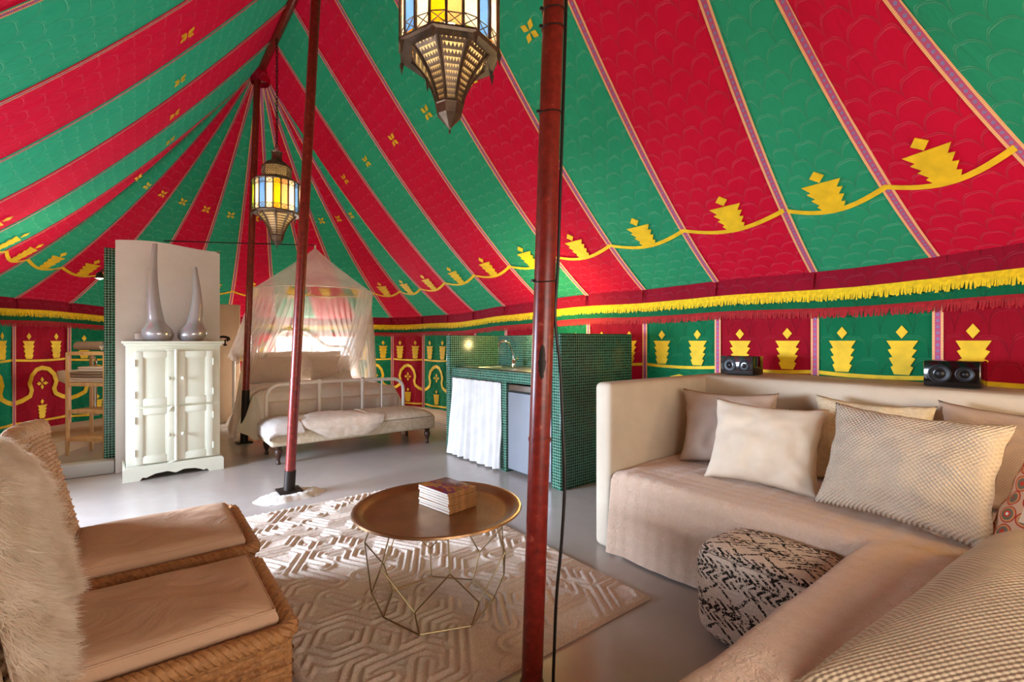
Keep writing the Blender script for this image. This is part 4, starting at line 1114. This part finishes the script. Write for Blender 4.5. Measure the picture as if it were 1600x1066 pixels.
cg = 'cushions on the built-in sofa'
fx = PI
pillow('sofa_cushion', 'taupe cushion in the sofa corner against the plaster end wall', .54, .46, .17, M['taupe'], (2.74, 1.47, .455), fx+.35, .28, 11, group=cg)
pillow('sofa_cushion', 'square cream linen cushion in front of the taupe corner cushion', .54, .44, .19, M['cream_linen'], (2.47, 1.16, .458), fx+.17, .34, 12, roll=-.03, group=cg, ears=.11)
pillow('sofa_cushion', 'fluffy cream plush cushion half behind the linen and basketweave cushions', .52, .46, .2, M['plush'], (2.86, .83, .455), fx, .27, 13, roll=-.02, group=cg)
pillow('sofa_cushion', 'biggest cream basketweave cushion standing on the seat', .60, .47, .2, M['basket'], (2.37, .585, .466), fx-.12, .36, 14, roll=-.03, group=cg, ears=.10)
pillow('sofa_cushion', 'dusky taupe cushion behind the big basketweave cushion', .66, .48, .17, M['taupe'], (2.90, .24, .455), fx, .25, 15, roll=.0, group=cg, slump=.6)
pillow('sofa_cushion', 'printed folk-pattern cushion in red and grey at the sofa corner', .50, .46, .16, M['ethnic'], (2.26, .13, .475), 2.6, .55, 16, group=cg)
pillow('sofa_cushion', 'small black cushion mostly hidden behind the cream linen cushion', .30, .34, .10, M['black'], (2.99, 1.10, .465), fx, .2, 17, group=cg, n=12)
# large waffle cushion lying on the return seat
mb = MB()
def waf(a, b):
    u, v = 2*a-1, 2*b-1; X = 1.68; Y = -.03
    x = X+u*.60*(1-.08*(1-v*v)*abs(u)); y = Y+v*.40*(1-.08*(1-u*u)*abs(v)); e = max(0, (1-u*u)*(1-v*v))
    z = .49+.21*e**.40+.012*nz(u*2, v*2, 6)*min(1, e*4)+.10*(u*.5)*e**.3
    return Vector((x, y+.13*u*-1*.5, z))
mb.grid(waf, 60, 44, lambda a, b: (1.2*a, .85*b)); mb.grid(lambda a, b: Vector((waf(a, b).x, waf(a, b).y, .486)), 30, 22, flip=True)
single('floor_cushion', mb, M['waffle'], 'large cream waffle-knit cushion lying on the return seat closest to the viewer', 'cushion', sharp=180)

def speaker(label, y0, y1, x0, h, dp, face):
    o = thing('speaker', label, 'speaker', ((x0+dp/2), (y0+y1)/2, .965), group=None)
    z = .9665; part('housing', MB().box((x0+.006, y0, z), (x0+dp, y1, z+h), .006), M['spk_black'], o)
    part('front_panel', MB().box((x0, y0+.003, z+.003), (x0+.007, y1-.003, z+h-.003), .002), face, o)
    for (c, r) in ((y1-(y1-y0)*.30, h*.36), (y0+(y1-y0)*.26, h*.28)):
        Mx = Matrix.Translation((x0, c, z+h*.5)) @ Matrix.Rotation(-PI/2, 4, 'Y')
        for nm, prof, mt in (('driver_ring', [(r*.9, 0), (r, .002), (r, .005), (r*.9, .006), (r*.84, .001)], M['spk_dark']), ('driver_cone', [(r*.86, .002), (r*.45, -.0005), (r*.38, .002), (r*.2, .006), (0, .008)], M['spk_dark'])):
            mb = MB(); mb.lathe(prof, 28)
            for v in mb.bm.verts: v.co = Mx @ v.co
            part(nm, mb, mt, o)
speaker('smaller speaker with a mirror-like front on the ledge near the plaster end wall', 1.58, 1.815, 3.30, .128, .15, M['spk_face'])
speaker('wide gloss black speaker on the ledge behind the dusky taupe cushion', .455, .675, 3.26, .132, .18, M['spk_black'])

# ------------------------------------------------------------------ pouf
mb = MB(); cx, cy, hz = 1.955, .865, .395
def sup(a, b):
    t = a*2*PI; ph = (b-.5)*PI; p = .34
    sg = lambda v, e: math.copysign(abs(v)**e, v)
    x = .178*sg(math.cos(ph), .26)*sg(math.cos(t), p); y = .238*sg(math.cos(ph), .26)*sg(math.sin(t), p); z = hz/2*sg(math.sin(ph), .42)
    d = 1+.035*nz(x*9, y*9, z*9)+.012*nz(x*30, y*30, z*30)
    return Vector((cx+x*d, cy+y*d, hz/2+.004+z*d*.98))
def puv(a, b):
    p = sup(a, b); return (p.y, (p.x-1.7 if abs(p.z-.35) < .09 and b > .7 else 0)+p.z)
mb.grid(sup, 96, 60, puv, closed_u=True); single('pouf', mb, M['pouf'], 'cube-shaped cream wool pouf with black tribal pattern on the floor by the sofa', 'pouf', sharp=180)

# ------------------------------------------------------------------ rug (tufted relief built as geometry)
RX0, RX1, RY0, RY1 = .44, 1.88, 1.37, 3.66
def rug():
    st = .0075; nx = int((RX1-RX0)/st); ny = int((RY1-RY0)/st)
    xs = np.linspace(RX0, RX1, nx+1); ys = np.linspace(RY0, RY1, ny+1); Xg, Yg = np.meshgrid(xs, ys, indexing='ij')
    rnd = random.Random(21); A = .13; segs_ = []
    pts = {}
    for i in range(-2, 16):
        for j in range(-2, 26):
            c = (RX0+i*A*1.5, RY0+(j+.5*(i % 2))*A*math.sqrt(3)); c = (c[0]+0, c[1])
            hexv = [(c[0]+A*math.cos(k*PI/3), c[1]+A*math.sin(k*PI/3)) for k in range(6)]
            for k in range(3):
                if rnd.random() < .62: segs_.append((*hexv[k], *hexv[k+1]))
            if rnd.random() < .35: segs_.append((*c, *hexv[rnd.randrange(6)]))
            if rnd.random() < .3:
                k = rnd.randrange(6); segs_.append((*c, *hexv[k])); segs_.append((*c, *hexv[(k+2) % 6]))
    D = np.full(Xg.shape, 9.0)
    for (x0, y0, x1, y1) in segs_:
        i0 = max(0, int((min(x0, x1)-.1-RX0)/st)); i1 = min(nx+1, int((max(x0, x1)+.1-RX0)/st)+1); j0 = max(0, int((min(y0, y1)-.1-RY0)/st)); j1 = min(ny+1, int((max(y0, y1)+.1-RY0)/st)+1)
        if i1 <= i0 or j1 <= j0: continue
        gx, gy = Xg[i0:i1, j0:j1], Yg[i0:i1, j0:j1]; dx, dy = x1-x0, y1-y0; L2 = dx*dx+dy*dy+1e-9
        t = np.clip(((gx-x0)*dx+(gy-y0)*dy)/L2, 0, 1); d = np.hypot(gx-x0-t*dx, gy-y0-t*dy)
        D[i0:i1, j0:j1] = np.minimum(D[i0:i1, j0:j1], d)
    e0 = np.minimum(np.minimum(Xg-RX0, RX1-Xg), np.minimum(Yg-RY0, RY1-Yg)); D = np.where(e0 < .03, 9.0, D)
    h = np.exp(-((D-.020)/.0075)**2)+.8*np.exp(-((D-.058)/.0075)**2)
    rs = np.random.RandomState(3); Z = 0.016+.012*h+rs.rand(*Xg.shape)*.0022
    edge = np.minimum(np.minimum(Xg-RX0, RX1-Xg), np.minimum(Yg-RY0, RY1-Yg)); Z = np.where(edge < 1e-4, .001, np.where(edge < st*1.5, .013, Z))
    V = np.stack([Xg-1.16, Yg-2.5, Z], -1).reshape(-1, 3)
    ii, jj = np.meshgrid(np.arange(nx), np.arange(ny), indexing='ij'); a = (ii*(ny+1)+jj).ravel()
    Fq = np.stack([a, a+ny+1, a+ny+2, a+1], -1)
    me = bpy.data.meshes.new('rug'); me.from_pydata(V.tolist(), [], Fq.tolist()); me.polygons.foreach_set('use_smooth', [True]*len(Fq)); me.materials.append(M['rug'])
    o = bpy.data.objects.new('rug', me); C.objects.link(o); o.location = (1.16, 2.5, .001)
    props(o, 'cream wool rug with raised maze-like lines under the brass table', 'rug')
rug()

# ------------------------------------------------------------------ tray table
TX, TY, RZ = 1.065, 1.91, .026
tb = thing('tray_table', 'round brass tray table on a geometric wire base', 'table', (TX, TY, RZ))
mb = MB(); mb.lathe([(0, .444), (.30, .444), (.318, .446), (.328, .452), (.345, .462), (.362, .468), (.371, .466), (.374, .459), (.368, .455), (.345, .448), (.31, .436), (0, .434)], 72, (TX, TY, 0)); part('tray', mb, M['brass'], tb)
a0 = math.radians(223); n7 = 7
P_ = lambda r, i, z: Vector((TX+r*math.cos(a0+2*PI*i/n7), TY+r*math.sin(a0+2*PI*i/n7), z))
for i in range(7):
    Bq = P_(.245, i, RZ+.003); A_ = P_(.295, i, .145); C0 = P_(.325, i+.5, .305); C1 = P_(.325, i-.5, .305); D_ = P_(.275, i+.5, .436)
    for (u_, v_) in ((Bq, A_), (A_, C0), (A_, C1), (C0, D_), (Bq, P_(.245, i+1, RZ+.003))): part('wire', MB().tube([u_, v_], .0032, 6), M['brass_wire'], tb)
part('top_ring', MB().tube([P_(.275, i/4+.5, .4335) for i in range(28)], .0032, 6, closed=True), M['brass_wire'], tb)

# stack of magazines
rnd = random.Random(5); zz = .445
for i in range(8):
    th = .0112; last = i == 7
    o = thing('magazine', ['bottom magazine of the stack on the brass tray', 'second magazine from the bottom of the stack on the brass tray', 'third magazine from the bottom of the stack', 'fourth magazine from the bottom of the stack', 'fifth magazine from the bottom of the stack', 'third magazine from the top of the stack', 'magazine just under the topmost one', 'topmost magazine with a red and orange photo cover'][i], 'magazine',
              (1.126+rnd.uniform(-.003, .003), 1.935+rnd.uniform(-.003, .003), zz), math.radians(9+rnd.uniform(-1.2, 1.2)), 'magazines stacked on the brass tray')
    W, L = .162, .215
    part('pages', MB().box((-W/2+.001, -L/2+.001, .0008), (W/2-.001, L/2-.001, th-.001), .0005), M['paper'], o, world=False)
    part('cover', MB().box((-W/2, -L/2, th-.001), (W/2, L/2, th), .0003), M['cover'] if last else M['spine'], o, world=False)
    part('back_cover', MB().box((-W/2, -L/2, 0), (W/2, L/2, .0009), .0003), M['spine'], o, world=False)
    part('spine', MB().box((-W/2+.0, -L/2-.0012, 0), (W/2, -L/2, th), .0004), M['spine'], o, world=False)
    zz += th+.0002

# ------------------------------------------------------------------ wicker chairs
def weave(mb, fn, W, H, cs, ch, amp, flip=False):
    nu = max(4, round(W/cs)*6); nv = max(4, round(H/ch)*5); cs = W/(nu/6); ch = H/(nv/5)
    def f(a, b):
        u, v = a*W, b*H; row = math.floor(v/ch+1e-6); fv = v/ch-row
        prof = abs(math.sin(PI*v/ch))**.6
        h = amp*(prof*(.5+.5*math.cos(PI*u/cs+PI*row))-.3)+amp*.25*nz(u*30, v*30, 2)
        return fn(a, b, h)
    mb.grid(f, nu, nv, lambda a, b: (a*W/cs*.5, b*H/ch), flip=flip)
def braid(mb, pts, r, n=2, pitch=.05):
    P = []
    for a_, b_ in zip(pts, pts[1:]):
        a_, b_ = Vector(a_), Vector(b_); m_ = max(1, int((b_-a_).length/.006)); P += [a_.lerp(b_, i_/m_) for i_ in range(m_)]
    P.append(Vector(pts[-1])); L = 0; prev = P[0]; st = [[] for _ in range(n)]
    for i, p in enumerate(P):
        L += (p-prev).length; prev = p
        t = (P[min(i+1, len(P)-1)]-P[max(i-1, 0)]).normalized(); x = t.cross(Vector((0, 0, 1)))
        x = x.normalized() if x.length > .1 else Vector((1, 0, 0)); y = t.cross(x)
        for q in range(n):
            a = L/pitch*2*PI+q*2*PI/n; st[q].append(p+(x*math.cos(a)+y*math.sin(a))*r*.6)
    for q in range(n): mb.tube(st[q], r*.62, 6)
def make_chair(label, loc, W):
    # local: front towards +x, width along y
    t = thing('wicker_chair', label, 'chair', loc, 0)
    hw = W/2; xf, xb, zt = .37, -.33, .365
    for nm, fn, ww in (('side', lambda a, b, h: Vector((xb+(xf-xb)*a, -hw-h, zt*b)), xf-xb), ('side', lambda a, b, h: Vector((xb+(xf-xb)*a, hw+h, zt*b)), xf-xb), ('front', lambda a, b, h: Vector((xf+h, -hw+W*a, zt*b)), W), ('rear', lambda a, b, h: Vector((xb-h, -hw+W*a, zt*b)), W)):
        mb = MB(); weave(mb, fn, ww, zt, .040, .019, .0105); part(nm+'_panel', mb, M['wicker'], t, world=False)
    mb = MB(); braid(mb, [(xb, -hw, zt+.002), (xf-.02, -hw, zt+.002), (xf, -hw+.02, zt+.002), (xf, hw-.02, zt+.002), (xf-.02, hw, zt+.002), (xb, hw, zt+.002)], .023, 4, .07); part('braided_rim', mb, M['wicker'], t, world=False)
    part('seat_deck', MB().box((xb, -hw, zt-.02), (xf, hw, zt), .004), M['wicker'], t, world=False)
    for x in (xf-.01, xb+.01):
        for y in (-hw+.01, hw-.01): part('corner_post', MB().tube([(x, y, 0), (x, y, zt)], .014, 8), M['wicker'], t, world=False)
    # tall raked back
    BH = .50; LX = .105
    def bk(a, b, h, s=1):
        y = (-hw+.005+(W-.01)*a); bow = .03*(1-(2*a-1)**2)
        x = -.185-LX*b-bow*b+h*s*.93; z = zt+BH*b+h*s*.3-.012*(2*a-1)**2*b
        return Vector((x, y, z))
    mb = MB(); weave(mb, lambda a, b, h: bk(a, b, h), W-.01, BH, .024, .0165, .0085); part('backrest', mb, M['wicker_pale'], t, world=False)
    mb = MB(); weave(mb, lambda a, b, h: bk(a, b, .055+h, -1), W-.01, BH, .024, .0165, .0085); part('backrest_rear', mb, M['wicker_pale'], t, world=False)
    for y_ in (0, 1):
        mb = MB(); weave(mb, lambda a, b, h: bk(y_, b, -.055*a)+Vector((0, (1 if y_ else -1)*h, 0)), .055, BH, .028, .0235, .008); part('backrest_edge', mb, M['wicker_pale'], t, world=False)
    mb = MB(); braid(mb, [bk(a, 1.0, -.028) for a in np.linspace(0, 1, 9)], .032, 3, .06); part('top_roll', mb, M['wicker_pale'], t, world=False)
    # seat cushion: boxed canvas pad
    mb = MB(); cx0, cx1, cw = -.19, .335, hw-.045
    def top(a, b):
        u, v = 2*a-1, 2*b-1; e = max(0, (1-u**8)*(1-v**8)); x = cx0+(cx1-cx0)*a; y = v*cw
        return Vector((x, y, zt+.052+.020*e**.5+.012*nz(x*5+loc[1]*3, y*5, 3)*e+.006*nz(x*9+y*14+loc[1], y*4-x*4, 1)*e))
    def ring(a, b):
        # side wall of the pad
        P = [(0, 0), (1, 0), (1, 1), (0, 1), (0, 0)]; s_ = a*4; i = min(3, int(s_)); f_ = s_-i
        aa = P[i][0]+(P[i+1][0]-P[i][0])*f_; bb = P[i][1]+(P[i+1][1]-P[i][1])*f_; p = top(aa, bb)
        c = Vector(((cx0+cx1)/2, 0, 0)); d = Vector((p.x-c.x, p.y, 0)).normalized()
        q = p+d*(.012*math.sin(PI*b)); q.z = zt+.004+(p.z-zt-.004)*b; return q
    mb.grid(top, 44, 36); mb.grid(ring, 120, 6)
    cu_ = part('seat_pad', mb, M['chair_cushion'], t, world=False, label='sand canvas seat pad')
    pip = [ring(i/80, 1.0)+Vector((0, 0, .001)) for i in range(80)]
    part('piping', MB().tube(pip, .0035, 5, closed=True), M['chair_cushion'], cu_, world=False)
    return t
make_chair('wicker chair with bare woven back and canvas seat pad, beyond its twin', (0.0, 2.445, 0), .58)
make_chair('wicker chair with a white sheepskin over its back, closest to the viewer', (-.02, 1.755, 0), .54)
# sheepskin over the near chair's back: skin sheet with real strands
def sheepskin():
    t = thing('sheepskin', 'shaggy ivory sheepskin draped over the back of the closest wicker chair', 'sheepskin', (-.28, 1.76, .4))
    hw = .30; zt = .365; BH = .50; LX = .105
    def sk_(a, b):
        y = 1.735-hw+(2*hw-.01)*a; L = b*1.16
        wv = .02*math.sin(a*7)+.012*math.sin(b*15+a*5)
        if L < .56:   # front face from seat up
            s_ = L/.56; x = -.185-LX*s_-.02; z = zt+.04+(BH-.045)*s_
            nrm = Vector((.93, 0, .36))
        elif L < .70:
            q = (L-.56)/.14*PI; x = -.325-.055*(1-math.cos(q)); z = zt+BH-.005+.035*math.sin(q); nrm = Vector((math.cos(q), 0, math.sin(q)))
        else:
            s_ = (L-.70)/.46; x = -.44+.06*s_; z = zt+BH+.01-.42*s_; nrm = Vector((-1, 0, 0))
        e = abs(2*a-1); nrm = (nrm*(1-.5*e**6)+Vector((0, (1 if a > .5 else -1)*e**6, 0))).normalized()
        y += (.025*math.sin(b*9)+.02*math.sin(b*21))*(2*a-1)
        return Vector((x+.02, y, z))+nrm*(.020+wv*.4*(1-e**4)), nrm
    mb = MB(); mb.grid(lambda a, b: sk_(a, b)[0], 30, 50); part('skin', mb, M['fur'], t)
    rs = np.random.RandomState(11); N = 90000; V = []; F = []
    AB = rs.rand(N, 2); rr = rs.rand(N, 8)
    cl = {}
    for i in range(N):
        a, b = AB[i]; p, n = sk_(a, b); key = (int(a*15), int(b*30))
        if key not in cl: cl[key] = rs.randn(3)*.42
        c = cl[key]
        ln = .042+.034*rr[i, 0]; dn = Vector((c[0]*.6, c[1], -.75+c[2]*.4))
        d1 = (n*.9+dn*.4+Vector((rr[i, 1]-.5, rr[i, 2]-.5, rr[i, 3]-.5))*.5).normalized(); d2 = (n*.45+dn*.9+Vector((rr[i, 4]-.5, rr[i, 5]-.5, rr[i, 6]-.5))*.6).normalized()
        sd = d1.cross(Vector((rr[i, 5]-.5, rr[i, 6]-.5, rr[i, 7]-.5))).normalized()*.0010
        m = p+d1*ln*.5; e = m+d2*ln*.6; k = len(V)
        V += [p-sd, p+sd, m+sd*.8, m-sd*.8, e]; F += [(k, k+1, k+2, k+3), (k+3, k+2, k+4)]
    me = bpy.data.meshes.new('fleece'); me.from_pydata([v[:] for v in V], [], F); me.materials.append(M['fur']); me.transform(rootmat(t).inverted())
    o = bpy.data.objects.new('fleece', me); C.objects.link(o); o.parent = t; o['kind'] = 'stuff'
sheepskin()
